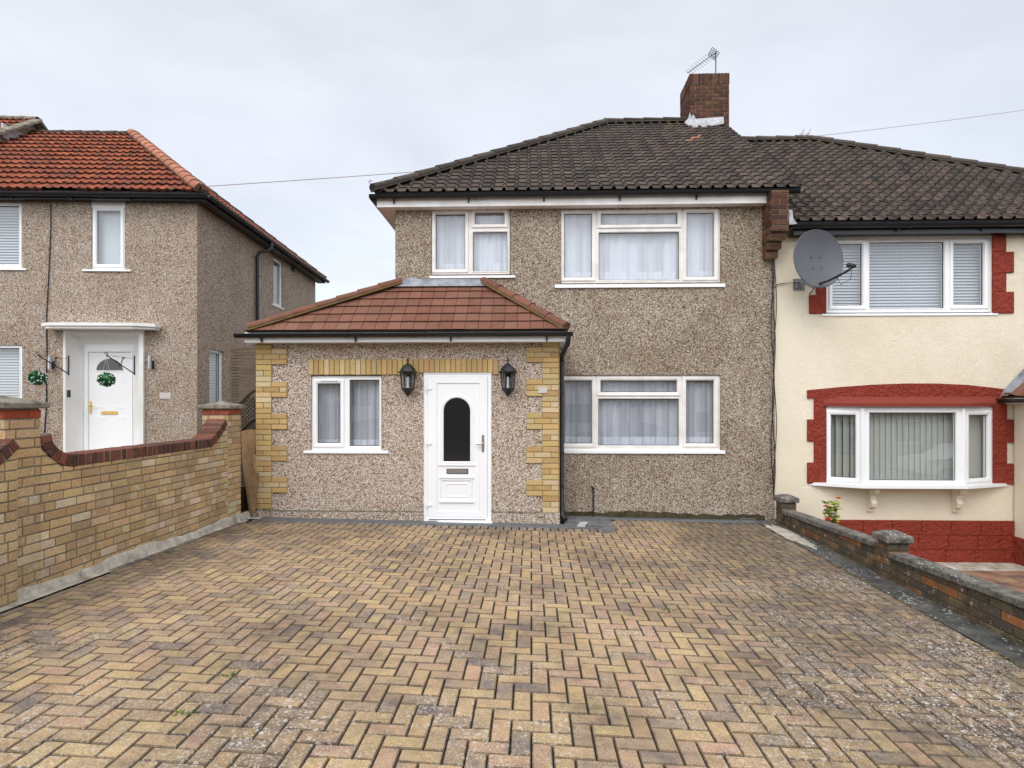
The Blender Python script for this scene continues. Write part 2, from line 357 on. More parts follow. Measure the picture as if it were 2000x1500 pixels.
def glassmat(name, ior=1.75, tint=(.93, .95, .96), rough=.0):
    m = bpy.data.materials.new(name); m.use_nodes = True; nt = m.node_tree; nt.nodes.clear()
    o = N(nt, 'ShaderNodeOutputMaterial'); mx = N(nt, 'ShaderNodeMixShader'); lw = N(nt, 'ShaderNodeLayerWeight', i={'Blend': .5}); f0 = ((ior-1)/(ior+1))**2
    fr = N(nt, 'ShaderNodeMapRange', i={'From Min': 0, 'From Max': 1, 'To Min': f0, 'To Max': 1}); pw = N(nt, 'ShaderNodeMath', operation='POWER', i={1: 4.0}); L(nt, lw.outputs['Facing'], pw.inputs[0]); L(nt, pw.outputs[0], fr.inputs[0])
    t = N(nt, 'ShaderNodeBsdfTransparent', i={'Color': (*tint, 1)}); g = N(nt, 'ShaderNodeBsdfGlossy', i={'Roughness': rough})
    L(nt, fr.outputs[0], mx.inputs[0]); L(nt, t.outputs[0], mx.inputs[1]); L(nt, g.outputs[0], mx.inputs[2]); L(nt, mx.outputs[0], o.inputs[0]); return m
M_glass = glassmat('window_glass', 2.05); M_glassd = glassmat('lantern_glass', 1.5)
M_obsc, *_ = base('dark_obscured_glass', (.012, .012, .014), .12, spec=.7)
M_sheer = bpy.data.materials.new('sheer_net'); M_sheer.use_nodes = True; nt_ = M_sheer.node_tree; nt_.nodes.clear()
o_ = N(nt_, 'ShaderNodeOutputMaterial'); mx_ = N(nt_, 'ShaderNodeMixShader'); tr_ = N(nt_, 'ShaderNodeBsdfTransparent')
df = N(nt_, 'ShaderNodeBsdfDiffuse', i={'Color': (.87, .90, .98, 1)}); tl = N(nt_, 'ShaderNodeBsdfTranslucent', i={'Color': (.85, .87, .9, 1)})
ad = N(nt_, 'ShaderNodeMixShader', i={0: .2}); L(nt_, df.outputs[0], ad.inputs[1]); L(nt_, tl.outputs[0], ad.inputs[2])
s_ = N(nt_, 'ShaderNodeSeparateColor'); L(nt_, attr(nt_), s_.inputs[0]); L(nt_, s_.outputs[0], mx_.inputs[0]); L(nt_, tr_.outputs[0], mx_.inputs[1]); L(nt_, ad.outputs[0], mx_.inputs[2]); L(nt_, mx_.outputs[0], o_.inputs[0])
M_slat, *_ = base('white_blind_slat', (.55, .59, .62), .5)
M_vert, *_ = base('pale_green_blind_fabric', (.46, .48, .43), .8)
def woodmat(name, a, b, sc=(2, 2, 40)):
    m, nt, p = base(name, rough=.8, spec=.2); c = coords(nt, sc); n = noise(nt, c, 2, 5, .6, .6); L(nt, ramp(nt, n, [(.3, a), (.7, b)]), p.inputs['Base Color']); bump(nt, p, n, .3, .004); return m
M_fence = woodmat('weathered_fence_timber', (.07, .05, .035), (.19, .14, .095))
M_darkw = woodmat('dark_stained_timber', (.025, .02, .014), (.07, .055, .04))
M_board = woodmat('brown_board', (.17, .10, .05), (.30, .18, .09), (3, 3, 3))
M_pine = woodmat('pale_timber', (.3, .2, .1), (.5, .36, .2), (20, 20, 2))
def leafmat(name, c1, c2):
    m, nt, p = base(name, rough=.5); L(nt, ramp(nt, noise(nt, coords(nt), 14, 2), [(.35, c1), (.65, c2)]), p.inputs['Base Color']); p.inputs['Subsurface Weight'].default_value = 0; return m
M_leaf = leafmat('rose_leaf', (.12, .2, .02), (.42, .45, .05)); M_box = leafmat('artificial_leaf', (.015, .10, .03), (.06, .26, .09)); M_weed = leafmat('weed_leaf', (.04, .09, .01), (.15, .2, .03))
M_petal, *_ = base('red_petal', (.55, .02, .03), .6); M_orange, *_ = base('orange_petal', (.75, .13, .02), .6); M_wfl, *_ = base('white_flower', (.85, .85, .83), .6)
M_dish, _nt, _p = base('grey_mesh_dish', (.11, .115, .13), .45, .3)
M_dish.node_tree.nodes.clear(); _n = M_dish.node_tree; _o = N(_n, 'ShaderNodeOutputMaterial'); _m = N(_n, 'ShaderNodeMixShader', i={0: .86}); _t = N(_n, 'ShaderNodeBsdfTransparent'); _d = N(_n, 'ShaderNodeBsdfPrincipled', i={'Base Color': (.10, .104, .12, 1), 'Roughness': .5, 'Metallic': .2})
L(_n, _t.outputs[0], _m.inputs[1]); L(_n, _d.outputs[0], _m.inputs[2]); L(_n, _m.outputs[0], _o.inputs[0])
M_bird, *_ = base('pale_grey_feather', (.5, .5, .56), .8)
M_aer, *_ = base('dull_aerial_metal', (.10, .10, .11), .5, .3)
M_plate, *_ = base('blank_plaque', (.55, .5, .48), .5)

# ------------------------------------------------------------------ 2-D clipping
def clip(poly, cx, cy, d):       # keep cx*u + cy*v <= d
    out = []
    for i in range(len(poly)):
        a, b = poly[i], poly[(i+1) % len(poly)]; fa = cx*a[0]+cy*a[1]-d; fb = cx*b[0]+cy*b[1]-d
        if fa <= 0: out.append(a)
        if (fa < 0 < fb) or (fb < 0 < fa): t = fa/(fa-fb); out.append((a[0]+(b[0]-a[0])*t, a[1]+(b[1]-a[1])*t))
    return out
def halfplanes(P):                # convex CCW polygon
    hs = []
    for i in range(len(P)):
        a, b = P[i], P[(i+1) % len(P)]; nx, ny = (b[1]-a[1]), -(b[0]-a[0]); l = math.hypot(nx, ny)
        if l > 1e-9: hs.append((nx/l, ny/l, (nx*a[0]+ny*a[1])/l))
    return hs
def clipall(poly, hs):
    for h in hs:
        poly = clip(poly, *h)
        if len(poly) < 3: return []
    return poly
def area(p): return .5*sum(p[i][0]*p[(i+1) % len(p)][1]-p[(i+1) % len(p)][0]*p[i][1] for i in range(len(p)))

# ------------------------------------------------------------------ bricks
def pick(pal, j=.12):
    c = rnd.choice(pal); k = 1+rnd.uniform(-j, j); return tuple(min(x*k*(1+rnd.uniform(-.04, .04)), 1) for x in c)
def bricks(mb, O, U, V, Nn, hs, umin, umax, vmin, vmax, pal, bl=.215, bh=.065, jt=.01, relief=.010, course=None, u0=0, mat=0, bond='stretcher', topfn=None, jit=.0015):
    O, U, V, Nn = Vector(O), Vector(U), Vector(V), Vector(Nn); ch = bh+jt
    r0 = int(math.floor(vmin/ch)); r1 = int(math.ceil(vmax/ch))
    for r in range(r0, r1):
        v = r*ch; u = umin-.3+u0; u = math.floor(u/(bl+jt))*(bl+jt)+(r % 2)*(bl+jt)/2+u0
        if bond == 'mixed': u -= rnd.choice([0, .25, .12])*(bl+jt)
        k = 0
        while u < umax:
            l = bl
            if bond == 'mixed' and rnd.random() < .3: l = (bl-jt)/2
            poly = [(u, v), (u+l, v), (u+l, v+bh), (u, v+bh)]
            q = clipall(poly, hs)
            if q and topfn:
                um = sum(p[0] for p in q)/len(q); t, s = topfn(um)   # v <= t + s (u-um)
                q = clip(q, -s, 1, t-s*um)
            u += l+jt; k += 1
            if len(q) < 3 or area(q) < 2e-4: continue
            cx = sum(p[0] for p in q)/len(q); cy = sum(p[1] for p in q)/len(q)
            c = pick(pal); e = rnd.uniform(-jit, jit); ins = .0035
            lo = [O+U*a+V*b for a, b in q]; hi = []
            for a, b in q:
                d = math.hypot(a-cx, b-cy) or 1; hi.append(O+U*(a-(a-cx)/abs(a-cx+1e-9)*ins if abs(a-cx) > ins else a)+V*(b-(b-cy)/abs(b-cy+1e-9)*ins if abs(b-cy) > ins else b)+Nn*(relief+e))
            n = len(q); mid = [p+Nn*(relief+e-.003) for p in lo]
            fs = [[i, (i+1) % n, n+(i+1) % n, n+i] for i in range(n)]+[[n+i, n+(i+1) % n, 2*n+(i+1) % n, 2*n+i] for i in range(n)]+[[2*n+i for i in range(n)]]
            mb.add([p-Nn*.004 for p in lo]+mid+hi, fs, mat, c)
def rect_hs(a, b, c, d): return [(-1, 0, -a), (1, 0, b), (0, -1, -c), (0, 1, d)]

PAL_Y = [(.54, .38, .16), (.50, .34, .14), (.55, .41, .2), (.49, .32, .14), (.58, .46, .27)]
PAL_G = [(.56, .39, .20), (.52, .35, .17), (.58, .43, .24), (.48, .32, .16), (.64, .51, .34), (.56, .38, .20)]
PAL_R = [(.16, .055, .036), (.20, .068, .042), (.09, .040, .03), (.13, .05, .034)]
PAL_O = [(.32, .13, .05), (.15, .09, .055), (.12, .085, .058), (.19, .13, .075), (.10, .08, .058), (.13, .10, .06)]
PAL_C = [(.10, .038, .026), (.14, .05, .033), (.07, .03, .024), (.15, .07, .045)]

# ------------------------------------------------------------------ roof tiles
def tile_plane(mb, P3, colw, gauge, prof, thick, pal, special=None, jit=.12, stag=0, lipf=.3):
    P3 = [Vector(p) for p in P3]; O = P3[0]; U = (P3[1]-P3[0]).normalized(); Nn = U.cross(P3[-1]-P3[0]).normalized()
    if Nn.z < 0: Nn = -Nn
    V = Nn.cross(U)
    if V.dot(P3[-1]-P3[0]) < 0: V = -V
    P = [((p-O).dot(U), (p-O).dot(V)) for p in P3]
    if area(P) < 0: P = P[::-1]
    hs = halfplanes(P); us = [p[0] for p in P]; vm = max(p[1] for p in P)
    mb.add([O+U*a+V*b-Nn*.012 for a, b in P], [list(range(len(P)))], 0, (.05, .05, .05))
    at = lambda u, v, h: O+U*u+V*v+Nn*h
    for r in range(int(vm/gauge)+1):
        v0 = r*gauge
        for c in range(int(math.floor(min(us)/colw))-1, int(max(us)/colw)+1):
            ub = c*colw+(stag if r % 2 else 0); cl = pick(pal, jit)
            if special:
                s_ = special(at(ub+colw/2, v0+gauge/2, 0))
                if s_: cl = s_
            th = thick*(1+rnd.uniform(-.12, .12)); dv = rnd.uniform(-.004, .004)
            for (a, ha), (b, hb) in zip(prof, prof[1:]):
                q = clipall([(ub+a, v0+dv), (ub+b, v0+dv), (ub+b, v0+gauge+.004), (ub+a, v0+gauge+.004)], hs)
                if not q: continue
                H = lambda u, v: ha+(hb-ha)*((u-ub-a)/(b-a))+th*(1-(v-v0)/gauge)
                mb.add([at(u, v, H(u, v)) for u, v in q], [list(range(len(q)))], 0, cl)
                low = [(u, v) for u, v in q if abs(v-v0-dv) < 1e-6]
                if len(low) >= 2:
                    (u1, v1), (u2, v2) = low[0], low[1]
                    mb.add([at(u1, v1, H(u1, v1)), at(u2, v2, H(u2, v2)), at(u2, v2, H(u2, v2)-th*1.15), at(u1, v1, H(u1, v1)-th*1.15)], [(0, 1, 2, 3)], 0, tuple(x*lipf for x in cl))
ROLL = [(0, 0), (.105, -.002), (.114, .008), (.124, .030), (.137, .042), (.151, .038), (.163, .012), (.176, 0)]
FLAT = [(0, -.010), (.006, 0), (.171, 0), (.177, -.010)]
RIB = [(0, 0), (.03, .018), (.05, .028), (.07, .018), (.10, 0), (.15, 0)]
PAL_T = [(.074, .053, .040), (.058, .042, .033), (.096, .067, .050), (.044, .033, .027), (.078, .060, .049)]
PAL_X = [(.185, .076, .047), (.172, .069, .043), (.195, .084, .053), (.16, .066, .042)]
PAL_L = [(.29, .068, .026), (.24, .056, .025), (.33, .085, .034), (.18, .055, .03)]
def caps(mb, A, B, r, seg, pal, flat=.8, mortar_=(.09, .08, .06)):
    A, B = Vector(A), Vector(B); T = (B-A).normalized(); n = max(1, round((B-A).length/seg)); l = (B-A).length/n
    Sx = T.cross(Vector((0, 0, 1))).normalized(); Up = Sx.cross(T).normalized()
    if Up.z < 0: Up = -Up
    for i in range(n):
        a = A+T*(i*l); b = A+T*((i+1)*l+.03); ra, rb = r*1.06, r*.98; c = pick(pal, .15); K = 8; vs = []
        for (q, rr, lift) in ((a, ra, .012), (b, rb, 0)):
            for k in range(K+1):
                an = math.pi*k/K; vs.append(q+Sx*math.cos(an)*rr+Up*(math.sin(an)*rr*flat+lift-r*.25))
        fs = [[k, k+1, K+2+k, K+1+k] for k in range(K)]+[list(range(K+1))]
        mb.add(vs, fs, 0, c)
    if mortar_: mb.obox((A+B)/2-Up*r*.3, T, Sx, Up, (B-A).length/2, r*.92, r*.22, 0, mortar_)

# ------------------------------------------------------------------ windows
def window(parent, rect, lights, Y, M=None, sill=None, frame=M_upvc, label=None, head=None, gd=.028):
    x0, x1, z0, z1 = rect
    g = [(l[0], l[1], l[2], l[3]) for l in lights]
    mb = MB(M); mb.plate(x0, x1, z0, z1, Y, Y+.065, g)
    for l in lights:
        op = len(l) > 4 and l[4]
        if op: pr = [(-.001, Y+gd-.006), (.006, Y-.004), (.010, Y-.014), (.040, Y-.020), (.052, Y-.018), (.055, Y-.010), (.056, Y+.001)]
        else: pr = [(-.001, Y+gd-.006), (.004, Y-.006), (.012, Y-.010), (.022, Y-.002), (.023, Y+.001)]
        mb.sweep(*l[:4], pr)
        mb.sweep(l[0]+.009, l[1]-.009, l[2]+.009, l[3]-.009, [(0, Y+gd-.004), (.010, Y+gd-.004)], 1)
        mb.sweep(l[0]+.009, l[1]-.009, l[2]+.009, l[3]-.009, [(0, Y+gd-.004), (0, Y+gd+.004)], 1)
    mb.sweep(x0+.004, x1-.004, z0+.004, z1-.004, [(-.018, Y-.001), (-.014, Y-.007), (-.002, Y-.007), (.002, Y+.001)])
    wdw = mb.build('window', [frame, M_dark], parent, label=label)
    for l in lights:
        p = MB(M); a, b, c, d = l[:4]; k = .001
        p.add([(a-k, Y+gd, c-k), (b+k, Y+gd, c-k), (b+k, Y+gd, d+k), (a-k, Y+gd, d+k)], [(0, 1, 2, 3)]); p.build('pane', M_glass, wdw)
    if sill:
        a, b, zb, zt, pr = sill; s = MB(M)
        s.prism([(a, Y+.02, zt+.012), (a, Y-pr, zt), (a, Y-pr-.003, zt-.004), (a, Y-pr-.003, zb+.003), (a, Y-pr, zb), (a, Y-pr+.02, zb), (a, Y-pr+.022, zb+.01), (a, Y+.02, zb+.01)], (1, 0, 0), b-a)
        s.build('sill', M_upvc, wdw)
    return wdw
def curtain(name, rect, y, M, label, amp=.022, wl=.11, op=.82, hem=.17, seed=1, flat=False, group=None, gaps=()):
    rn = random.Random(seed); x0, x1, z0, z1 = rect; n = int((x1-x0)/.009); ph = [rn.uniform(0, 6) for _ in range(4)]
    def yy(x, t):
        s = amp*(math.sin(x/wl*6.28+ph[0]+1.3*math.sin(x*3.1+ph[1]))+.5*math.sin(x/wl*14.1+ph[2])+.4*math.sin(x*5+ph[3]))
        return y+s*(.35+.65*(1-t))
    rows = [z0, z0+hem-.008, z0+hem, z1]; mb = MB(M); vs = []
    for z in rows:
        t = (z-z0)/(z1-z0)
        for i in range(n+1):
            x = x0+(x1-x0)*i/n; vs.append((x, yy(x, t), z))
    fs = {}
    off = 0
    mb.add(vs, [])
    for r in range(3):
        for i in range(n):
            x = x0+(x1-x0)*i/n; fold = .5+.5*math.sin(x/wl*6.28+ph[0]+1.3*math.sin(x*3.1+ph[1]))
            o = op*(.84+.2*fold+.10*math.sin(x*7+ph[1])) if r == 2 else .97
            if r == 2 and not (0 < o < 1): o = min(max(o, 0), .97)
            mb.f.append([r*(n+1)+i, r*(n+1)+i+1, (r+1)*(n+1)+i+1, (r+1)*(n+1)+i]); mb.m.append(0); mb.c.append((o, o, o))
    o = mb.build(name, M_sheer, smooth=True); tag(o, label, 'curtain', group); return o
def blind(name, rect, y, M, label, pitch=.05, loc=None):
    x0, x1, z0, z1 = rect; mb = MB(M); z = z0+.02
    while z < z1-.02:
        mb.obox(((x0+x1)/2, y, z), (1, 0, 0), (0, .52, .854), (0, -.854, .52), (x1-x0)/2, pitch*.53, .001); z += pitch
    for k in range(max(2, int((x1-x0)/.5)+1)):
        x = x0+.12+k*(x1-x0-.24)/max(1, int((x1-x0)/.5)); mb.box(x-.002, x+.002, y-.03, y-.028, z0, z1); 
    mb.box(x0, x1, y-.02, y+.03, z1-.03, z1)
    o = mb.build(name, M_slat); return tag(o, label, 'blind')

# ================================================================== THE GROUND
def zg(x, y):
    yy = min(max(y, 0.5), 9.0); return -0.04+.0085*(8-yy)-(.0185+.004*(8-yy))*x
XL, XR = -3.82, 3.27            # the block paving between the concrete strip and the dark band
YE, YM = 8.15, 8.75             # front face of the extension, front face of the main walls
mb = MB(); NX, NY = 22, 22
def sheet(mb, x0, x1, y0, y1, dz, nx=14, ny=14, zf=zg, mat=0):
    vs = [(x0+(x1-x0)*i/nx, y0+(y1-y0)*j/ny, zf(x0+(x1-x0)*i/nx, y0+(y1-y0)*j/ny)+dz) for j in range(ny+1) for i in range(nx+1)]
    mb.add(vs, [(j*(nx+1)+i, j*(nx+1)+i+1, (j+1)*(nx+1)+i+1, (j+1)*(nx+1)+i) for j in range(ny) for i in range(nx)], mat)
sheet(mb, XL-.3, 3.62, -1.2, YM+.05, -.019); structure(mb.build('drive_joint_sand', M_sand))
mb = MB(); mb.box(-600, 600, -600, 600, -3.4, -2.5); structure(mb.build('ground', M_soil))
ZS = lambda x: -.34-.065*x           # the street falls to the right
def strip(x0, x1, y0, y1, dz): m = MB(); m.prism([(x0, y0, -3), (x1, y0, -3), (x1, y0, ZS(x1)+dz), (x0, y0, ZS(x0)+dz)], (0, 1, 0), y1-y0); return m
structure(strip(-30, 32, -9.5, -3.6, 0).build('road', M_asph)); structure(strip(-30, 32, -3.6, -1.2, .12).build('pavement', M_grey)); structure(strip(-30, 32, -22.5, -9.5, .12).build('far_pavement', M_grey))
mb = MB(); mb.box(-30, 40, 8.82, 45, -2.6, -.76); structure(mb.build('back_gardens', M_soil))
mb = MB(); mb.box(-14, -4.25, -1.2, 10.6, -2.6, .40); structure(mb.build('raised_garden_ground', M_soil))
mb = MB(); mb.box(-4.25, -3.3, 8.6, 17, -2.6, .02); structure(mb.build('side_passage_floor', M_conc))

PAL_P = [(.42, .29, .150)]*6+[(.36, .26, .150)]*4+[(.39, .245, .160)]*4+[(.29, .21, .145)]*4+[(.21, .165, .14)]*2+[(.145, .12, .11)]+[(.45, .33, .16)]*3
mb = MB(); PU = .1015
def paver(mb, cells, hs, pal=PAL_P, jit=.1, U0=0, V0=0):
    x0, x1, y0, y1 = cells; j = .0039
    q = clipall([(x0+j, y0+j), (x1-j, y0+j), (x1-j, y1-j), (x0+j, y1-j)], hs)
    if len(q) < 3 or area(q) < 2e-4: return
    c = pick(pal, jit); dz = rnd.uniform(-.0018, .0018); tx, ty = rnd.uniform(-.012, .012), rnd.uniform(-.012, .012)
    cx = sum(p[0] for p in q)/len(q); cy = sum(p[1] for p in q)/len(q); n = len(q)
    z = lambda a, b, h: (a, b, zg(a, b)+h+dz+tx*(a-cx)+ty*(b-cy))
    k = .0052; ins = [(a-math.copysign(min(k, abs(a-cx)), a-cx), b-math.copysign(min(k, abs(b-cy)), b-cy)) for a, b in q]
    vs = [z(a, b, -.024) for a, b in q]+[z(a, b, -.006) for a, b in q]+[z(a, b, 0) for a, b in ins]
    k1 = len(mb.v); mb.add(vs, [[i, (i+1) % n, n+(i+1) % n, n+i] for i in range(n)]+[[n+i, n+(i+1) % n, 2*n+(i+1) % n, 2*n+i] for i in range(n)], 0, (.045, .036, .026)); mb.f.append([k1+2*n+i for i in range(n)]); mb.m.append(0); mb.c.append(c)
YF1, YF2 = 7.66, 8.44
regions = [rect_hs(XL, .98, -.2, YF1), rect_hs(.98, XR, -.2, YF2)]
for i in range(-60, 60):
    for p in range(-30, 30):
        # one herringbone pair: an upright block and a cross block, the pair stepping right and towards the camera
        a = i+4*p; b = -i
        for cells in ((a, a+1, b-2, b), (a-1, a+1, b-3, b-2)):
            x0, x1, y0, y1 = cells[0]*PU, cells[1]*PU, cells[2]*PU+2.92+3*PU-2*PU*.0, cells[3]*PU+2.92+3*PU
            if x1 < XL or x0 > XR or y1 < -.2 or y0 > YF2: continue
            if x1 <= .98 or x0 >= .98: rg = [regions[0] if x1 <= .98 else regions[1]]
            else: rg = [rect_hs(XL, XR, -.2, YF1), rect_hs(.98, XR, YF1, YF2)]
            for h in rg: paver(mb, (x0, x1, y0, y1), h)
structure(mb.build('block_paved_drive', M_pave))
# soldier row of grey blocks along the extension and down the left edge
mb = MB(); x = XL+.02; PG = [(.16, .155, .15), (.12, .12, .125), (.2, .19, .175), (.22, .2, .17)]
while x < .92:
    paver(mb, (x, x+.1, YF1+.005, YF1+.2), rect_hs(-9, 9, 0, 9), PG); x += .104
x = 1.2
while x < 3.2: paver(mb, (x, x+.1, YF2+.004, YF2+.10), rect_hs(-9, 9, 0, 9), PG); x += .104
y = .3
y = 5.2
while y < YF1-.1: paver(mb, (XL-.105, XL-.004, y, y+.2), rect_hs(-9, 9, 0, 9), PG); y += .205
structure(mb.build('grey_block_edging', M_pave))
mb = MB(); sheet(mb, XR+.004, 3.57, -.2, YF2+.1, .004, 4, 30); structure(mb.build('dark_edge_path', M_band))
mb = MB(); rn = random.Random(15)
for k in range(900):
    y = rn.uniform(.4, 8.3); side_ = rn.random(); x = XR+.003+rn.gauss(0, .006) if side_ < .7 else 3.545+rn.gauss(0, .008); r_ = rn.uniform(.004, .011)*(1 if math.sin(y*2.3)+math.sin(y*5.1) > -.3 else .35)
    mb.lathe([(r_, 0), (r_*.7, r_*.35), (.0005, r_*.5)], (x, y, zg(x, y)+.003), 6)
mo_ = mb.build('moss', leafmat('moss_clump', (.05, .05, .01), (.16, .14, .03)), smooth=True); mo_['kind'] = 'stuff'; tag(mo_, 'line of olive moss along the dark path at the right edge of the drive', 'moss')
mb = MB(); rn = random.Random(5)
pts = []
for k in range(26):
    an = k/26*6.283; rx, ry = .12, .62; q = 1+rn.uniform(-.22, .22); x = math.cos(an)*rx*q; y = math.sin(an)*ry*q; pts.append((3.37+x-.02*y, 7.75+y, zg(3.37+x, 7.75+y)+.006))
mb.prism(pts, (0, 0, 1), .006); structure(mb.build('cement_spill', M_conc))
mb = MB(); sheet(mb, -4.02, XL-.108, 5.2, 7.9, .012, 3, 20); sheet(mb, -4.02, XL-.004, .2, 5.2, .012, 3, 20)
sheet(mb, -4.3, -3.74, 7.9, 9.2, .01, 3, 8)
structure(mb.build('pale_concrete_strip', M_conc))
# concrete apron where the extension meets the house
mb = MB(); cz = lambda x, y: (x, y, zg(x, y)-.004)
mb.prism([cz(.47, YF1+.2), cz(.93, YF1+.2), cz(.93, YF1-.0), cz(1.02, YF1+.02), cz(1.17, YF1+.2), cz(1.14, YF2), cz(1.12, YM), cz(.45, YM)], (0, 0, 1), .010)
structure(mb.build('concrete_apron', M_grey))
mb = MB(); sheet(mb, -3.82, .95, YF1+.19, YE, .0, 10, 3); sheet(mb, 1.1, 3.6, YF2+.09, YM, .0, 10, 3); structure(mb.build('house_edge_path', M_grey))

# neighbour's lower forecourt on the right
ZN = -.69
mb = MB(); mb.box(3.7, 16, -1.2, YM+.05, -2.6, ZN-.012); structure(mb.build('neighbour_forecourt_bed', M_sand))
mb = MB(); PN = [(.3, .16, .1), (.22, .13, .09), (.33, .21, .13), (.16, .11, .09), (.27, .14, .09)]
def npaver(x0, x1, y0, y1):
    c = pick(PN, .15); j = .004; mb.obox(((x0+x1)/2, (y0+y1)/2, ZN-.01), (1, 0, 0), (0, 1, 0), (0, 0, 1), (x1-x0)/2-j, (y1-y0)/2-j, .01+rnd.uniform(0, .002), 0, c, .004)
y = 3.0; r = 0
while y < 8.3:
    x = 3.85+(r % 2)*.1
    while x < 8.6:
        l = rnd.choice([.2, .15, .25, .2]); npaver(x, x+l, y, y+.16); x += l
    y += .16; r += 1
structure(mb.build('neighbour_block_paving', brickmat('neighbour_paver', amt=.55, dark=(.07, .06, .05), sc=3)))
mb = MB(); mb.box(3.8, 12, 8.3, YM+.05, -2.6, ZN+.004); structure(mb.build('neighbour_concrete_edge', M_conc))

# drainage channels
def drain(x0, x1, y, name, label):
    root = empty(name, (x0, y, zg(x0, y)), label, 'drain', 'slotted drainage channels at the foot of the walls')
    mb = MB(); n = int((x1-x0)/.022)
    for i in range(n):
        x = x0+(x1-x0)*(i+.5)/n; mb.obox((x, y, zg(x, y)+.008), (1, 0, 0), (0, 1, 0), (0, 0, 1), .0055, .036, .005)
    for s in (-1, 1):
        mb.prism([(x0, y+s*.043, zg(x0, y)-.02), (x1, y+s*.043, zg(x1, y)-.02), (x1, y+s*.043, zg(x1, y)+.014), (x0, y+s*.043, zg(x0, y)+.014)], (0, 1, 0), .006*s)
    mb.build('grating', M_galv, root)
    t = MB(); t.prism([(x0, y-.036, zg(x0, y)+.001), (x1, y-.036, zg(x1, y)+.001), (x1, y+.036, zg(x1, y)+.001), (x0, y+.036, zg(x0, y)+.001)], (0, 0, 1), .001); t.build('trough', M_dark, root)
drain(-3.55, .74, YE-.2, 'drainage_channel', 'grey slotted drain channel along the foot of the extension, in front of the door')
drain(.66, 3.0, YM-.13, 'drainage_channel', 'grey slotted drain channel below the lower window of the brown pebbledashed house')
mb = MB(); mb.obox((.70, YE-.10, zg(.7, 8)+.022), (.97, -.24, 0), (.24, .97, 0), (0, 0, 1), .055, .15, .005, 0, (1, 1, 1), .002)
tag(mb.build('drain_cover', M_flash), 'small pale square drain cover at the bottom of the black downpipe', 'drain cover')

# ================================================================== THE MIDDLE HOUSE (with its front extension)
H = empty('semi_detached_house', (0, YM, 0), 'middle house of brown pebbledash with dark tiled hipped roof, brick chimney and front extension', 'house')
xm0 = W(772, 500, YM)[0]; xm1 = W(1513, 700, YM)[0]; zt = W(1000, 403, YM)[1]
r_uw1 = wrect(842, 409, 997, 538, YM); r_uw2 = wrect(1096, 407, 1407, 555, YM); r_lw = wrect(1070, 732, 1407, 886, YM)
mb = MB(); mb.plate(xm0, xm1, -1, zt+.2, YM, YM+.26, [r_uw1, r_uw2, (W(1090, 0, YM)[0]-.02, r_lw[1], r_lw[2], r_lw[3])])
YB = YM+6.9
mb.box(xm0, xm0+.25, YM+.26, YB, -1, zt+.2); mb.box(xm0, xm1, YB, YB+.25, -1, zt+.2); mb.box(xm1-.12, xm1-.01, YM+.26, YB, -1, zt+.2)
mb.build('wall', M_main, H)
mb = MB(); mb.box(xm0+.26, xm1-.13, YM+.27, YB-.01, 2.2, 2.45); mb.box(xm0+.26, xm1-.13, YM+.27, YB-.01, -.2, -.0); mb.box(xm0+.26, xm1-.13, YM+2.8, YM+2.9, 0, zt)
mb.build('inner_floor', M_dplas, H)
# lower edge: dark damp foot of the render and a bare repair patch
mb = MB(); rn = random.Random(3); x = .55
a = [( .5, YM-.012, -.4)]; top = []
while x < 3.5:
    top.append((x, YM-.012, zg(x, YM)+.07+rn.uniform(-.015, .02)+(.02 if 1.2 < x < 2 else 0))); x += .09
mb.prism([(.5, YM-.012, -.4), (3.55, YM-.012, -.4)]+top[::-1]+[(.5, YM-.012, .02)], (0, 1, 0), .011)
mb.build('damp_foot', brickmat('mossy_foot', amt=.7, dark=(.03, .03, .02), moss=.8) if False else concrete('mossy_damp_foot', (.03, .026, .016), (.11, .09, .05), 12, .8), H)

# --- main roof
Ye, Yr = 8.47, 12.0
ze = W(1000, 373, Ye)[1]; zr = W(1250, 241, Yr)[1]
xa = W(731, 373, Ye)[0]; xh = W(1184, 240, Yr)[0]; xv = 3.88; Yb = 2*Yr-Ye
mb = MB()
def spec(p):
    px = (1000+F*((p.x*ca+p.y*sa)/(-p.x*sa+p.y*ca))); py = 785-F*((p.z-CAMH)/(-p.x*sa+p.y*ca))
    return (.34, .15, .09) if (abs(px-1358) < 14 and 266 < py < 290 and rnd.random() < .5) else None
tile_plane(mb, [(xa, Ye, ze), (xv, Ye, ze), (xv, Yr, zr), (xh, Yr, zr)], .176, .2, ROLL, .016, PAL_T, spec)
tile_plane(mb, [(xa, Yb, ze), (xa, Ye, ze), (xh, Yr, zr)], .176, .2, ROLL, .016, PAL_T)
tile_plane(mb, [(xv, Yb, ze), (xa, Yb, ze), (xh, Yr, zr), (xv, Yr, zr)], .176, .2, ROLL, .016, PAL_T)
roof = mb.build('roof', M_roof, H)
mb = MB(); caps(mb, (xa-.02, Ye-.02, ze+.06), (xh, Yr, zr+.06), .088, .42, PAL_T); caps(mb, (xa-.02, Yb, ze+.06), (xh, Yr, zr+.06), .088, .42, PAL_T)
caps(mb, (xh-.05, Yr, zr+.05), (xv, Yr, zr+.05), .088, .42, PAL_T); mb.build('hip_tile', M_hipg, roof)
mb = MB(); mb.tube([(xa-.03, Ye-.03, ze+.0), (xa-.03, Ye-.06, ze+.1), (xa-.06, Ye-.07, ze+.13), (xa-.04, Ye-.075, ze+.155), (xa-.01, Ye-.07, ze+.135)], .006, 6); mb.build('hip_iron', M_black, roof)
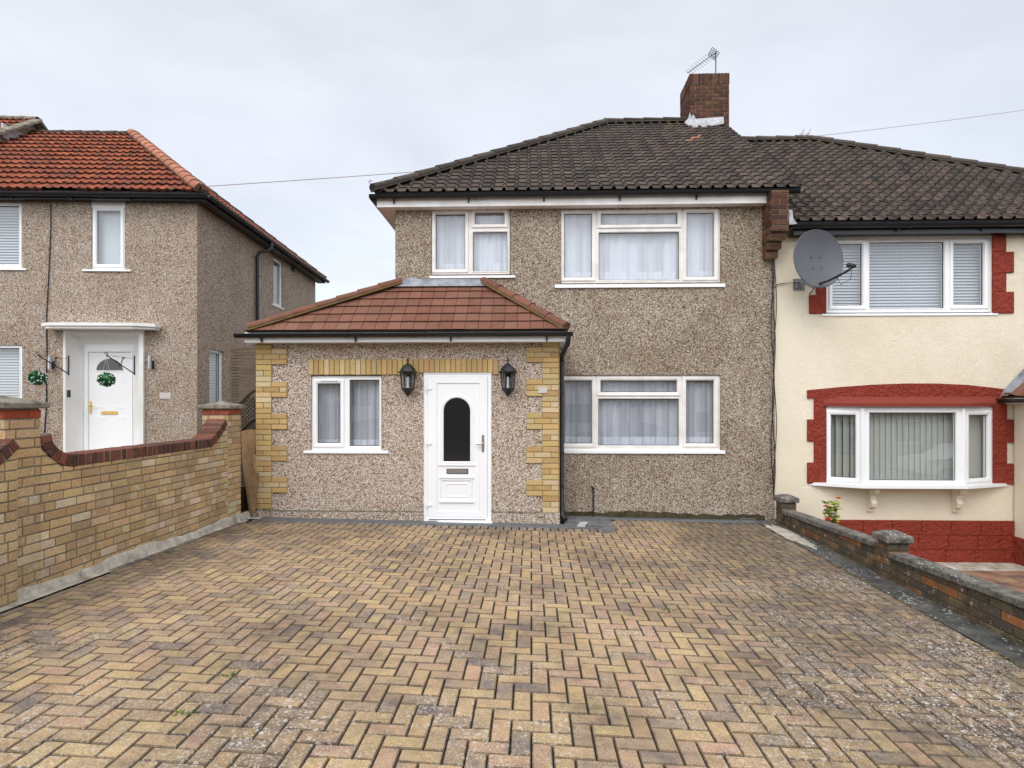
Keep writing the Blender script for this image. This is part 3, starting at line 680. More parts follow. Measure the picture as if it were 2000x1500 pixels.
# verge on the right: mortar edge and gable slab up to the slope
mb = MB(); mb.prism([(3.60, Ye+.06, ze-.55), (3.60, Yr, ze-.55), (3.60, Yr, zr-.03), (3.60, Ye+.06, ze-.02)], (1, 0, 0), .10); mb.prism([(3.60, Yb, ze-.55), (3.60, Yr, ze-.55), (3.60, Yr, zr-.03), (3.60, Yb, ze-.02)], (1, 0, 0), .10); mb.build('party_gable', M_conc, H)
mb = MB(); mb.prism([(3.845, Ye, ze-.05), (3.845, Yr, zr-.05), (3.845, Yr, zr-.015), (3.845, Ye, ze-.015)], (1, 0, 0), .03); mb.build('verge', M_cap, roof)
# fascia, soffit, gutters
Yf = YM-.16; zf0 = W(1000, 402, Yf)[1]; zf1 = ze-.03; xf0 = W(736, 395, Yf)[0]; xf1 = W(1506, 395, Yf)[0]
mb = MB(); mb.box(xf0, xf1, Yf, Yf+.02, zf0, zf1); mb.box(xf0, xf0+.02, Yf+.02, Yb-.2, zf0, zf1)
mb.box(xf0, xf1, Yf-.006, Yf, zf0, zf0+.02); mb.build('fascia', M_upvcd, H)
mb = MB(); mb.box(xf0+.02, xf1, Yf+.02, YM+.01, zf0+.004, zf0+.016); mb.box(xf0+.02, xm0+.01, YM+.01, YB+.3, zf0+.004, zf0+.016); mb.build('soffit', M_upvcd, H)
def gutter(parent, A, B, r=.056, br=None, name='gutter', brk=True, drop=.0, hang=.06, fdir=(0, 1, 0)):
    A, B = Vector(A), Vector(B); T = (B-A).normalized(); Sx = Vector(fdir); Up = Vector((0, 0, 1)); mb = MB(); K = 8
    for s0 in (r, r*.93):
        vs = [q+Sx*math.cos(math.pi+math.pi*k/K)*s0+Up*math.sin(math.pi+math.pi*k/K)*s0*1.05 for q in (A, B) for k in range(K+1)]
        mb.add(vs, [[k, k+1, K+2+k, K+1+k] for k in range(K)])
    for q in (A, B): mb.add([q+Sx*math.cos(math.pi+math.pi*k/K)*r+Up*math.sin(math.pi+math.pi*k/K)*r*1.05 for k in range(K+1)], [list(range(K+1))])
    for s in (-1, 1): mb.tube([A+Sx*r*s, B+Sx*r*s], .005, 5)
    Ln = (B-A).length; m = int(Ln/1.9)
    for i in range(1, m+1):          # union clips
        q = A+T*(Ln*i/(m+1)); vs = [q+T*d+Sx*math.cos(math.pi+math.pi*k/K)*r*1.1+Up*math.sin(math.pi+math.pi*k/K)*r*1.16 for d in (-.03, .03) for k in range(K+1)]
        mb.add(vs, [[k, k+1, K+2+k, K+1+k] for k in range(K)])
    g = mb.build(name, M_black, parent, smooth=True)
    if brk:
        for i in range(max(2, int(Ln/.95))):
            q = A+T*(.35+(Ln-.7)*i/(max(2, int(Ln/.95))-1)); b = MB()
            b.obox(q+Sx*r*.92-Up*.05, T, Sx, Up, .012, .006, .058); b.tube([q+Sx*r*.85-Up*.09, q+Sx*r*.3-Up*.075, q-Sx*r*.4-Up*.058], .007, 6)
            b.build('gutter_bracket', M_black, g)
    return g
zg1 = W(1000, 377, Yf-.06)[1]
gutter(H, (W(722, 380, Yf-.06)[0], Yf-.06, zg1-.012), (W(1562, 380, Yf-.06)[0], Yf-.06, zg1), .052)
gutter(H, (xf0-.06, Yf-.02, zg1-.02), (xf0-.06, Yb-.2, zg1-.02), .052, fdir=(1, 0, 0))

# corbelled brick pier end at the party wall
mb = MB(); xc0, xc1 = W(1508, 450, YM-.34)[0], W(1541, 450, YM-.34)[0]; zc1 = ze-.06; zc0 = W(1520, 497, YM-.3)[1]
steps = [(zc0+.34, zc1, .34, 0), (zc0+.225, zc0+.33, .28, .02), (zc0+.115, zc0+.215, .20, .045), (zc0, zc0+.105, .13, .065)]
for (a, b, d, ins) in steps:
    mb.box(xc0, xc1-ins, YM-d+.01, YM+.02, a-.005, b+.005, 1, (.3, .24, .14))
    bricks(mb, (xc0, YM-d+.01, a), (1, 0, 0), (0, 0, 1), (0, -1, 0), rect_hs(0, xc1-ins-xc0, 0, b-a), 0, xc1-xc0, 0, b-a, PAL_C)
    bricks(mb, (xc0, YM, a), (0, -1, 0), (0, 0, 1), (-1, 0, 0), rect_hs(0, d-.01, 0, b-a), 0, d, 0, b-a, PAL_C)
mb.build('brick_corbel', [M_chb, M_mort], H)

# chimney
yc = W(1385, 245, 11.72); Yc0 = 11.72; xk0 = W(1348, 245, Yc0)[0]; xk1 = W(1424, 245, Yc0)[0]; zk1 = W(1385, 143, Yc0)[1]; Yc1 = Yc0+.78; zk0 = zr-.6
mb = MB(); mb.box(xk0+.008, xk1-.008, Yc0+.008, Yc1-.008, zk0, zk1-.01, 1, (1, 1, 1))
ht = zk1-zk0
faces = [((xk0, Yc0+.008), (1, 0), (0, -1), xk1-xk0), ((xk0+.008, Yc1), (0, -1), (-1, 0), Yc1-Yc0), ((xk1-.008, Yc0), (0, 1), (1, 0), Yc1-Yc0), ((xk1, Yc1-.008), (-1, 0), (0, 1), xk1-xk0)]
for (o, u, n, wd) in faces:
    bricks(mb, (o[0], o[1], zk0), (*u, 0), (0, 0, 1), (*n, 0), rect_hs(0, wd, 0, ht-.225), 0, wd, 0, ht-.225, PAL_C)
    bricks(mb, (o[0], o[1], zk1-.215), (*u, 0), (0, 0, 1), (*n, 0), rect_hs(0, wd, 0, .213), 0, wd, 0, .07, PAL_C, bl=.065, bh=.213, bond='stretcher', relief=.014, jit=.004)
ch = mb.build('chimney', [M_chb, M_mort], H)
mb = MB(); zc = W(1380, 247, Yc0)[1]; sl = (zr-ze)/(Yr-Ye)
q = [(xk0-.14, -.02), (xk0-.05, .08), (xk0-.02, .20), (xk0+.02, .11), (xk0+.05, .16), (xk0+.10, .07), (xk1-.12, .10), (xk1-.13, -.02)]
bot = [(xk1-.13, -.06), (xk1-.35, -.1), (xk0+.2, -.12), (xk0-.02, -.12)]
zb = ze+(Yc0-Ye)*sl+.06
mb.prism([(x, Yc0-.035-(.05 if z < 0 else 0), zb+z) for x, z in q+bot], (0, -1, 0), .006); mb.build('flashing', M_flash, ch)

# --- windows of the main walls
def glights(spec, Y):
    o = []
    for s in spec:
        a = wrect(*s[:4], Y); o.append((a[0], a[1], a[2], a[3], len(s) > 4))
    return o
YW = YM+.035
def sillw(x0, x1, y0, y1, Y, pr): a = W(x0, y0, Y-pr); b = W(x1, y1, Y-pr); return (a[0], b[0], b[1], a[1], pr)
u1 = wrect(843, 409, 996, 537, YW)
window(H, u1, glights([(851, 418, 908, 526, 1), (928, 415, 985, 438, 1), (924, 453, 991, 530)], YW), YW, sill=sillw(838, 1006, 538, 541.5, YM, .06), frame=M_upvcd)
u2 = wrect(1096.5, 408, 1406.5, 554, YW)
window(H, u2, glights([(1102, 417, 1156, 542, 1), (1174, 416, 1323, 439, 1), (1169.5, 453, 1326.5, 547), (1341, 415, 1394.5, 541, 1)], YW), YW, sill=sillw(1084, 1418, 555, 559.5, YM, .06), frame=M_upvcd)
l2 = wrect(1094, 733, 1406.5, 881, YW)
window(H, l2, glights([(1102, 743, 1156, 866, 1), (1173, 743, 1322, 766, 1), (1168.5, 779, 1326, 870), (1340, 743, 1394, 866, 1)], YW), YW, sill=sillw(1092, 1418, 880, 887, YM, .06), frame=M_upvcd)
for nm, r_, sd in (('left', u1, 4), ('right', u2, 5)):
    k = {'left': 'white net curtain in the small upstairs window of the middle house', 'right': 'white net curtain in the wide upstairs window of the middle house'}[nm]
    curtain('net_curtain', (r_[0]+.05, r_[1]-.05, r_[2]+.02, r_[3]-.02), YW+.10, None, k, amp=.020, wl=.23, seed=sd, op=.96, group='net curtains of the middle house')
curtain('net_curtain', (l2[0]+.03, l2[1]-.05, l2[2]+.02, l2[3]-.02), YW+.10, None, 'white net curtain in the wide downstairs window of the middle house', amp=.03, wl=.21, seed=8, op=.72, hem=.19, group='net curtains of the middle house')

# --- extension
xe0, xe1 = W(501, 850, YE)[0], W(1091.5, 850, YE)[0]; zet = W(800, 664, YE)[1]; zpl = W(600, 998, YE)[1]
rwin = wrect(607.5, 733, 746.5, 881, YE); rdoor = wrect(828, 728, 960, 1019, YE)
mb = MB(); mb.plate(xe0, xe1, zpl, zet, YE, YE+.22, [rwin, (rdoor[0], rdoor[1], zpl-.1, rdoor[3])])
mb.box(xe0, xe0+.2, YE+.22, 12.2, zpl, zet); mb.box(xe1-.2, xe1, YE+.22, YM, zpl, zet); mb.box(xe0, xm0, 12.2, 12.4, -1, zet)
mb.build('extension_wall', M_ext, H)
mb = MB(); mb.box(xe0-.015, rdoor[0]-.005, YE-.018, YE+.2, -.8, zpl-.001, 0); mb.box(rdoor[1]+.005, xe1+.012, YE-.018, YE+.2, -.8, zpl-.001); mb.box(xe0-.015, xe0+.2, YE+.2, 12.2, -.8, zpl-.001)
mb.box(rdoor[0]-.005, rdoor[1]+.005, YE+.01, YE+.2, -.8, rdoor[2]-.05)
mb.build('extension_plinth', M_ext, H)
mb = MB(); mb.box(xe0+.1, rdoor[0]-.005, YE-.022, YE, zpl-.004, zpl+.012); mb.box(rdoor[1]+.005, xe1-.2, YE-.022, YE, zpl-.004, zpl+.012); mb.build('plinth_bead', M_cap, H)
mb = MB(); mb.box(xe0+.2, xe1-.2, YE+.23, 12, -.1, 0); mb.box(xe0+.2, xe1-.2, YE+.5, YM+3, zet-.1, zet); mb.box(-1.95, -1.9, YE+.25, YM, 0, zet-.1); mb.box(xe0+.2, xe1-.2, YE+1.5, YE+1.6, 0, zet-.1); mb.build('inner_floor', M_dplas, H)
# brick quoins
def quoin(ys, xa_, xb, side, label):
    mb = MB()
    for i, (a, b) in enumerate(zip(ys, ys[1:])):
        za, zb_ = W(700, b, YE)[1], W(700, a, YE)[1]; narrow = (i % 2 == 0)
        X0, X1 = (xa_[0], xa_[1 if narrow else 2]) if side < 0 else (xb[1 if narrow else 2], xb[0])
        mb.box(X0+.002, X1-.002, YE-.010, YE+.005, za, zb_, 1); n = max(1, round((zb_-za)/.075)); ch_ = (zb_-za)/n
        for r in range(n):
            wd = X1-X0; z = za+r*ch_
            cuts = {True: ([0, .5, 1] if r % 2 else [0, 1]), False: ([0, .24, .76, 1] if r % 2 else [0, .5, 1])}[narrow]
            for c0, c1 in zip(cuts, cuts[1:]):
                mb.obox((X0+wd*(c0+c1)/2, YE-.010, z+ch_/2), (1, 0, 0), (0, 1, 0), (0, 0, 1), wd*(c1-c0)/2-.004, .012+rnd.uniform(0, .002), ch_/2-.0045, 0, pick(PAL_Y, .1), .003)
    # return face
    xs = xe0 if side < 0 else xe1; zt_, zb2 = W(700, ys[0], YE)[1], W(700, ys[-1], YE)[1]
    d = .215
    mb.box(xs-.008 if side < 0 else xs-.002, xs+.002 if side < 0 else xs+.008, YE, YE+d, zb2, zt_, 1)
    n = round((zt_-zb2)/.075)
    for r in range(n):
        ch_ = (zt_-zb2)/n; z = zb2+r*ch_
        for c0, c1 in (((0, 1),) if r % 2 else ((0, .5), (.5, 1))):
            mb.obox((xs+side*.004, YE+d*(c0+c1)/2, z+ch_/2), (1, 0, 0), (0, 1, 0), (0, 0, 1), .008, d*(c1-c0)/2-.004, ch_/2-.0045, 0, pick(PAL_Y, .1), .003)
    mb.build('brick_quoin', [M_yb, M_mort], H, label=label)
XQ = [W(p, 800, YE)[0] for p in (500.5, 531.5, 561.5)]; XR_ = [W(p, 800, YE)[0] for p in (1091.5, 1059, 1028)]
quoin([665, 681, 712, 746, 776, 808, 839, 871, 901, 932, 963, 995], XQ, None, -1, 'left brick quoin')
quoin([665, 679, 709, 741, 774, 806, 838, 871, 903.5, 935.5, 966.5, 999], None, XR_, 1, 'right brick quoin')
# soldier course
mb = MB(); zs0, zs1 = W(700, 732, YE)[1], W(700, 702, YE)[1]; x = W(603.5, 700, YE)[0]; xe_ = W(971.5, 700, YE)[0]
mb.plate(x, xe_, zs0, zs1, YE-.010, YE, [(rdoor[0]-.003, rdoor[1]+.003, zs0-.1, rdoor[3]+.002)], mat=1)
while x < xe_-.03:
    lo = zs0 if not (x+.07 > rdoor[0] and x < rdoor[1]) else rdoor[3]+.004
    mb.obox((x+.0345, YE-.010, (lo+zs1)/2), (1, 0, 0), (0, 1, 0), (0, 0, 1), .0325, .012+rnd.uniform(0, .003), (zs1-lo)/2-.002, 0, pick(PAL_Y, .14), .003); x += .0745
mb.build('soldier_course', [M_yb, M_mort], H)
# extension window
YX = YE+.03
wx = wrect(609, 734.5, 745.5, 880, YX)
window(H, wx, glights([(620, 749, 665, 865.5, 1), (683, 742, 741, 871.5)], YX), YX, sill=sillw(591, 757.5, 881, 886.5, YE, .05))
curtain('net_curtain', (wx[0]+.03, wx[1]-.03, wx[2]+.02, wx[3]-.02), YX+.13, None, 'white net curtain in the small window left of the white front door', amp=.02, wl=.13, seed=21, op=.7, hem=.13, group='net curtains of the middle house')
mb = MB(); a = wrect(626, 741.5, 660, 744.5, YX-.02); mb.box(a[0], a[1], YX-.034, YX-.015, a[2], a[3], ch=.003); mb.build('trickle_vent', M_upvc, H)

# front door
D = MB(); fx0, fx1, fz0, fz1 = rdoor; YD = YE-.005
fz0 = W(894, 1017, YE)[1]
D.sweep(fx0+.055, fx1-.055, fz0+.05, fz1-.055, [(-.004, YD+.03), (-.002, YD+.004), (.003, YD-.003), (.040, YD-.003), (.043, YD-.012), (.052, YD-.014), (.055, YD-.010), (.055, YD+.06)])
door = D.build('front_door_frame', M_upvc, H)
lx0, lx1, lz0, lz1 = fx0+.058, fx1-.058, fz0+.055, fz1-.058
px0, px1, pz0, pz1 = wrect(853, 748, 937, 999, YE)
L_ = MB(); L_.plate(lx0, lx1, lz0, lz1, YD-.012, YD+.03, [(px0, px1, pz0, pz1)])
L_.sweep(px0, px1, pz0, pz1, [(-.012, YD+.004), (-.006, YD-.008), (0, YD-.013)])
gl = wrect(866.5, 777, 918.5, 901, YE); gx0, gx1, gz0, gz1 = gl; r_a = (gx1-gx0)/2; cxa = (gx0+gx1)/2; zsp = gz1-r_a
def archpath(o, n=20): return [(gx0-o, gz0-o)]+[(gx0-o, zsp)]+[(cxa-(r_a+o)*math.cos(math.pi*k/n), zsp+(r_a+o)*math.sin(math.pi*k/n)) for k in range(1, n)]+[(gx1+o, zsp), (gx1+o, gz0-o)]
# infill panel around the arched light: fill between arch and rectangle
A = archpath(0); out_ = []
for (x, z) in A:
    if z <= zsp+1e-6: out_.append((px0+.008 if x < cxa else px1-.008, z if z > gz0+.01 else pz0+.008))
    else:
        an = math.atan2(z-zsp, x-cxa); sx = (px1-.008-cxa)/max(abs(math.cos(an)), 1e-6); sz = (pz1-.008-zsp)/max(abs(math.sin(an)), 1e-6); t = min(sx, sz); out_.append((cxa+t*math.cos(an), zsp+t*math.sin(an)))
n = len(A); yp = YD+.001
L_.add([(x, yp, z) for x, z in A]+[(x, yp, z) for x, z in out_], [[i, i+1, n+i+1, n+i] for i in range(n-1)]+[[0, n, 2*n-1, n-1]])
for i in range(n-1):       # corners of the rectangle at the top
    pass
L_.add([(px0, yp+.0005, pz1), (px1, yp+.0005, pz1), (px1, yp+.0005, zsp), (px0, yp+.0005, zsp), (px0, yp+.0005, zsp)], [])
for sgn in (1,):
    cx_ = px0 if sgn < 0 else px1; i0 = [i for i in range(n-1) if (abs(out_[i][0]-out_[i+1][0]) > 1e-4 and abs(out_[i][1]-out_[i+1][1]) > 1e-4)]
    for i in i0:
        p, q_ = out_[i], out_[i+1]; c_ = (px0+.008 if p[0] < cxa else px1-.008, pz1-.008); L_.add([(p[0], yp, p[1]), (q_[0], yp, q_[1]), (c_[0], yp, c_[1])], [(0, 1, 2)])
leaf = L_.build('door_leaf', M_upvc, door)
mo = MB(); prof = [(0, .012), (.004, -.006), (.012, -.012), (.022, -.012), (.028, -.002), (.040, -.010), (.052, -.004), (.056, .001)]
vs = []; 
for (o, y) in prof: vs += [(x, yp+y, z) for x, z in archpath(o)]
mo.add(vs, [[j*n+i, j*n+(i+1) % n, (j+1)*n+(i+1) % n, (j+1)*n+i] for j in range(len(prof)-1) for i in range(n)])
b1_ = wrect(857, 906.5, 928, 909.5, YE); mo.box(b1_[0], b1_[1], yp-.014, yp, b1_[2], b1_[3], ch=.004)
for (q0, q1, dd) in (((862, 938, 921, 976), .02, .014), ((872, 945, 913, 969), .008, .008)):
    a = wrect(q0[0], q0[1], q0[2], q0[3], YE); mo.sweep(*a, [(-.012, yp+.001), (-.008, yp-dd*.5), (0, yp-dd), (.006, yp-dd), (.014, yp+.001)])
for (yy) in (932.5, 979.5):
    a = wrect(858, yy-1.8, 926, yy+1.8, YE); mo.box(a[0], a[1], yp-.02, yp, a[2], a[3], ch=.005)
mo.build('moulding', M_upvc, leaf)
g = MB(); g.prism([(x, yp+.008, z) for x, z in A], (0, 1, 0), .006); g.build('obscured_pane', M_obsc, leaf)
lp = MB(); a = wrect(872.5, 915.5, 914.5, 925, YE); lp.box(a[0], a[1], yp-.010, yp, a[2], a[3], 1, ch=.003); lp.box(a[0]+.012, a[1]-.012, yp-.017, yp-.009, a[2]+.012, a[3]-.012, 0, ch=.003); lp.build('letter_plate', [M_steel, M_dark], leaf)
hd = MB(); a = wrect(941, 849, 946, 882.5, YE); hd.box(a[0], a[1], YD-.024, YD-.012, a[2], a[3], 0, ch=.006); cz_ = W(943, 866, YE)[1]; xx = (a[0]+a[1])/2
hd.tube([(xx, YD-.02, cz_), (xx, YD-.055, cz_), (xx-.03, YD-.06, cz_+.002), (xx-.07, YD-.058, cz_-.006), (xx-.10, YD-.054, cz_+.002)], [.011, .011, .012, .013, .008], 10); hd.lathe([(0, 0), (.009, 0), (.009, .004), (0, .004)], (xx, YD-.02, cz_-.075), 10)
hd.build('handle', M_steel, leaf, smooth=True)
for yy in (759, 866, 986):
    h = MB(); x_, z_ = W(834, yy, YE); h.box(x_-.012, x_+.07, YD-.026, YD-.012, z_-.018, z_+.018, ch=.005); h.tube([(x_, YD-.028, z_-.045), (x_, YD-.028, z_+.045)], .009, 8); h.build('hinge', M_upvc, door)
t = MB(); a0, a1 = W(820, 1020, YE)[0], W(962, 1020, YE)[0]; t.box(a0, a1, YE-.09, YE+.05, fz0-.045, fz0-.004, 0, ch=.006); t.box(fx0+.05, fx1-.05, YE-.03, YE+.03, fz0-.004, fz0+.04, 0, ch=.004); t.box(fx0+.08, fx1-.08, YE-.036, YE-.028, fz0+.018, fz0+.026, 1)
t.build('threshold', [M_upvc, M_dark], door)

# extension roof
Yx = 7.86; zx0 = W(800, 645, Yx)[1]; zx1 = W(860, 556, YM)[1]; xl, xr = W(479, 645, Yx)[0], W(1110, 645, Yx)[0]; xtl, xtr = W(781, 553, YM)[0], W(948, 553, YM)[0]
mb = MB()
tile_plane(mb, [(xl, Yx, zx0), (xr, Yx, zx0), (xtr, YM, zx1), (xtl, YM, zx1)], .177, .198, FLAT, .018, PAL_X, jit=.04)
tile_plane(mb, [(xl, 12.3, zx0), (xl, Yx, zx0), (xtl, YM, zx1), (xtl, 12.3, zx1)], .177, .198, FLAT, .018, PAL_X, jit=.04)
tile_plane(mb, [(xr, Yx, zx0), (xr, YM, zx0), (xtr, YM, zx1)], .177, .198, FLAT, .018, PAL_X, jit=.04)
er = mb.build('extension_roof', M_roofx, H)
mb = MB(); caps(mb, (xl+.02, Yx+.02, zx0+.045), (xtl, YM-.03, zx1+.05), .085, .33, PAL_X, mortar_=(.22, .15, .06)); mb.build('hip_tile', M_hipr, er, label='left terracotta hip of the extension roof')
mb = MB(); caps(mb, (xr-.02, Yx+.02, zx0+.045), (xtr, YM-.03, zx1+.05), .085, .33, PAL_X, mortar_=(.22, .15, .06)); mb.build('hip_tile', M_hipr, er, label='right terracotta hip of the extension roof')
mb = MB(); mb.prism([(xtl+.08, YM-.012, zx1+.045), (xtr-.05, YM-.012, zx1+.045), (xtr+.0, YM-.10, zx1-.045), (xtl-.06, YM-.10, zx1-.045)], (0, -.5, .8), .008)
mb.prism([(xtl-.02, YM-.016, zx1+.04), (xtr+.02, YM-.016, zx1+.04), (xtr+.02, YM-.016, zx1+.085), (xtl+.30, YM-.016, zx1+.085), (xtl+.25, YM-.016, zx1+.10), (xtl+.1, YM-.016, zx1+.10)], (0, 1, 0), .014); mb.build('lead_flashing', M_lead, er)
for (x_, dx) in ((xl, -1), (xr, 1)):
    mb = MB(); mb.tube([(x_, Yx-.0, zx0), (x_+dx*.03, Yx-.05, zx0+.05), (x_+dx*.045, Yx-.06, zx0+.09), (x_+dx*.02, Yx-.06, zx0+.11)], .005, 6); mb.build('hip_iron', M_galv, er)
Yq = Yx+.07; q0 = W(478, 660, Yq)[0]; q1 = W(1104, 660, Yq)[0]; za, zb_ = W(800, 668, Yq)[1], zx0-.012
mb = MB(); mb.box(q0, q1, Yq, Yq+.02, za, zb_); mb.box(q0, q1, Yq-.005, Yq, za, za+.018); mb.box(q0, q0+.02, Yq+.02, 12.2, za, zb_); mb.box(q1-.02, q1, Yq+.02, YM, za, zb_); mb.build('extension_fascia', M_upvc, H)
mb = MB(); mb.box(q0+.02, q1-.02, Yq+.02, YE+.02, za+.004, za+.014); mb.box(q0+.02, xe0+.02, YE+.02, 12.2, za+.004, za+.014); mb.box(xe1-.02, q1-.02, YE+.02, YM, za+.004, za+.014); mb.build('extension_soffit', M_upvc, H)
zgx = W(800, 650.5, Yq-.06)[1]
gx = gutter(H, (W(459, 655, Yq-.06)[0], Yq-.06, zgx-.006), (W(1119, 655, Yq-.06)[0], Yq-.06, zgx), .05)
mb = MB(); dx_ = W(1110, 660, Yq-.06)[0]; wx_ = xe1+.045
mb.tube([(dx_, Yq-.06, zgx-.03), (dx_, Yq-.06, zgx-.10), (dx_-.005, Yq-.03, zgx-.15), (wx_+.01, YE+.02, zgx-.26), (wx_, YE+.10, zgx-.33), (wx_, YE+.12, zgx-.40)], .034, 12)
mb.tube([(wx_, YE+.12, zgx-.38), (wx_, YE+.12, .13), (wx_+.01, YE+.08, .05), (wx_+.05, YE+.02, .005)], .034, 12)
for z in (zgx-.40, zgx-.36, 1.75, .92, .45): mb.tube([(wx_, YE+.12, z), (wx_, YE+.12, z+.03)], .040, 12)
mb.build('downpipe', M_black, H, smooth=True)

# small fittings on the middle house
mb = MB(); x_, z_ = W(1158, 953, YM); zb0 = zg(x_, YM)
mb.tube([(x_, YM-.04, zb0), (x_, YM-.04, z_-.02), (x_, YM-.035, z_+.01), (x_-.02, YM-.005, z_+.02)], .012, 8); mb.lathe([(0, .0), (.022, 0), (.022, .02), (0, .02)], (x_, YM-.04, z_-.01), 10)
tag(mb.build('vent_pipe', M_blackm, smooth=True), 'thin black pipe rising from the ground under the lower window of the middle house', 'pipe')
vn = empty('air_vent', (W(1458, 1015, YM)[0], YM, .0), 'grey metal air vent low in the wall near the boundary wall', 'vent')
a = wrect(1444, 1012, 1474, 1021, YM); mb = MB(); mb.sweep(a[0]+.008, a[1]-.008, a[2]+.008, a[3]-.008, [(0, YM-.014), (0, YM-.03), (.01, YM-.03), (.01, YM)]); mb.build('vent_frame', M_galv, vn)
mb = MB(); z = a[2]+.012
while z < a[3]-.006: mb.obox(((a[0]+a[1])/2, YM-.02, z), (1, 0, 0), (0, .8, .6), (0, -.6, .8), (a[1]-a[0])/2-.008, .006, .001); z += .011
mb.build('louvre', M_galv, vn)
mb = MB(); a = wrect(1051, 756, 1069, 768, YE); mb.box(a[0], a[1], YE-.034, YE-.022, a[2], a[3], 0, ch=.004); tag(mb.build('house_plaque', M_plate), 'small pale blank plaque on the right brick quoin beside the lantern', 'plaque')

# lanterns
def lantern(x, z, label):
    root = empty('wall_lantern', (x, YE-.105, z), label, 'lantern', 'black coach lanterns either side of the front door', local=True)
    # body frame is hexagonal, top of glass z=.10, bottom -.10; local origin at glass centre
    n = 6; ph = R(12)
    root.scale = (1.14, 1.14, 1.14)
    m = MB(); m.lathe([(0, .265), (.008, .262), (.017, .235), (.008, .218), (.012, .205), (.022, .195), (.034, .19), (.06, .165), (.085, .135), (.096, .105), (.122, .098), (.118, .088), (.085, .078), (0, .078)], n=n, ph=ph); m.build('lantern_roof', M_blackm, root)
    m = MB(); m.lathe([(0, -.098), (.07, -.098), (.078, -.105), (.074, -.122), (.05, -.145), (.036, -.16), (.03, -.175), (.012, -.19), (.01, -.2), (0, -.203)], n=n, ph=ph)
    m.build('lantern_base', M_blackm, root)
    m = MB()
    for k in range(n):
        an = ph+2*math.pi*k/n; m.tube([(math.cos(an)*.068, math.sin(an)*.068, -.105), (math.cos(an)*.088, math.sin(an)*.088, .082)], .0085, 6)
    m.tube([(0, .06, .02), (0, .1, .02)], .012, 8); m.box(-.03, .03, .09, .103, -.08, .10, ch=.004); m.build('lantern_frame', M_blackm, root)
    m = MB(); m.lathe([(.066, -.1), (.085, .08)], n=n, ph=ph); m.build('glass', M_glassd, root)
    m = MB(); m.lathe([(0, -.095), (.014, -.095), (.014, -.055), (.011, -.05), (.013, -.04), (.015, .0), (.013, .035), (0, .045)], n=12); m.build('bulb', M_smooth, root, smooth=True)
for px, lb in ((796.5, 'black coach lantern on the wall between the small window and the front door'), (992, 'black coach lantern on the wall right of the front door')):
    x_, z_ = W(px, 742, YE-.105); lantern(x_, z_, lb)

# television aerial on the chimney
xa_, za_ = W(1398, 142, Yc0+.3)
ae = empty('tv_aerial', (xa_, Yc0+.3, zk1-.3), 'television aerial on a mast on top of the brick chimney', 'aerial')
za_ = W(1398, 101, Yc0+.3)[1]; mb = MB(); mb.tube([(xa_, Yc0+.3, zk1-.3), (xa_, Yc0+.3, za_)], .013, 8); mb.build('mast', M_aer, ae)
t0 = Vector((W(1400, 101, 12.05)[0], 12.05, W(1400, 101, 12.05)[1])); e_ = W(1343, 142.5, 11.55); t1 = Vector((e_[0], 11.55, e_[1])); T = (t1-t0).normalized()
mb = MB(); mb.tube([t0, t1], .009, 6)
Sd = Vector((.78, .0, -.45)); Sd = (Sd-T*Sd.dot(T)).normalized()
for k in range(10): q = t0+(t1-t0)*(.28+.70*k/9); mb.tube([q-Sd*(.10-.002*k), q+Sd*(.10-.002*k)], .0032, 5)
mb.build('boom', M_aer, ae)
mb = MB(); P_ = T.cross(Sd).normalized(); c_ = t0+(t1-t0)*.13
for s in (-1, 1):
    for k in range(4): q = c_+Sd*(-.09+.06*k); mb.tube([q+P_*s*.012, q+P_*s*.085-T*.03], .005, 5)
    for k in (0, 1, 2): mb.tube([c_+Sd*-.10+P_*s*(.015+.034*k)-T*.012*k, c_+Sd*.10+P_*s*(.015+.034*k)-T*.012*k], .006, 5)
mb.build('reflector', M_blackm, ae)

# cables hanging down the joint between the two houses
mb = MB(); rn = random.Random(9)
for k in range(3):
    pts = []
    for j in range(28):
        py = 450+(965-450)*j/27; px = 1509+k*2.2+3.0*math.sin(j*.5+k*2.1)+(-6 if j == 0 else 0); x_, z_ = W(px, py, YM-.03-.01*k); pts.append((x_, YM-.03-.01*k, z_))
    if k == 2: pts += [(pts[-1][0]+.06, YM-.05, pts[-1][2]-.06), (pts[-1][0]+.22, YM-.10, pts[-1][2]-.09)]
    mb.tube(pts, .0068, 5)
tag(mb.build('cable_bundle', M_black, smooth=True), 'loose black cables hanging down the joint between the pebbledash and the cream wall', 'cable')

# ================================================================== THE RIGHT-HAND HOUSE
G = empty('semi_detached_house', (6, YM, -.6), 'right-hand house of cream render with red painted window surrounds and dark tiled roof', 'house')
xg0, xg1 = xm1+.002, W(1978, 900, YM)[0]; zgt = W(1700, 452, YM)[1]
XE = 9.9
ru = wrect(1612, 458, 1938, 613, YM); rl = wrect(1612, 795, 1938, 947, YM)
mb = MB(); mb.plate(xg0, XE, -1, zgt+.15, YM, YM+.25, [ru, rl]); mb.box(XE-.25, XE, YM+.25, YB, -1, zgt+.15); mb.box(xg0, XE, YB, YB+.25, -1, zgt+.15); mb.box(xg0+.0, xg0+.1, YM+.25, YB, -1, zgt+.15)
mb.build('wall', M_cream, G)
mb = MB(); mb.box(xg0+.12, XE-.26, YM+.27, YB-.01, 1.85, 2.1); mb.box(xg0+.12, XE-.26, YM+.27, YB-.01, -.8, -.6); mb.box(xg0+.12, XE-.26, YM+2.8, YM+2.9, -.6, zgt); mb.build('inner_floor', M_plaster, G)
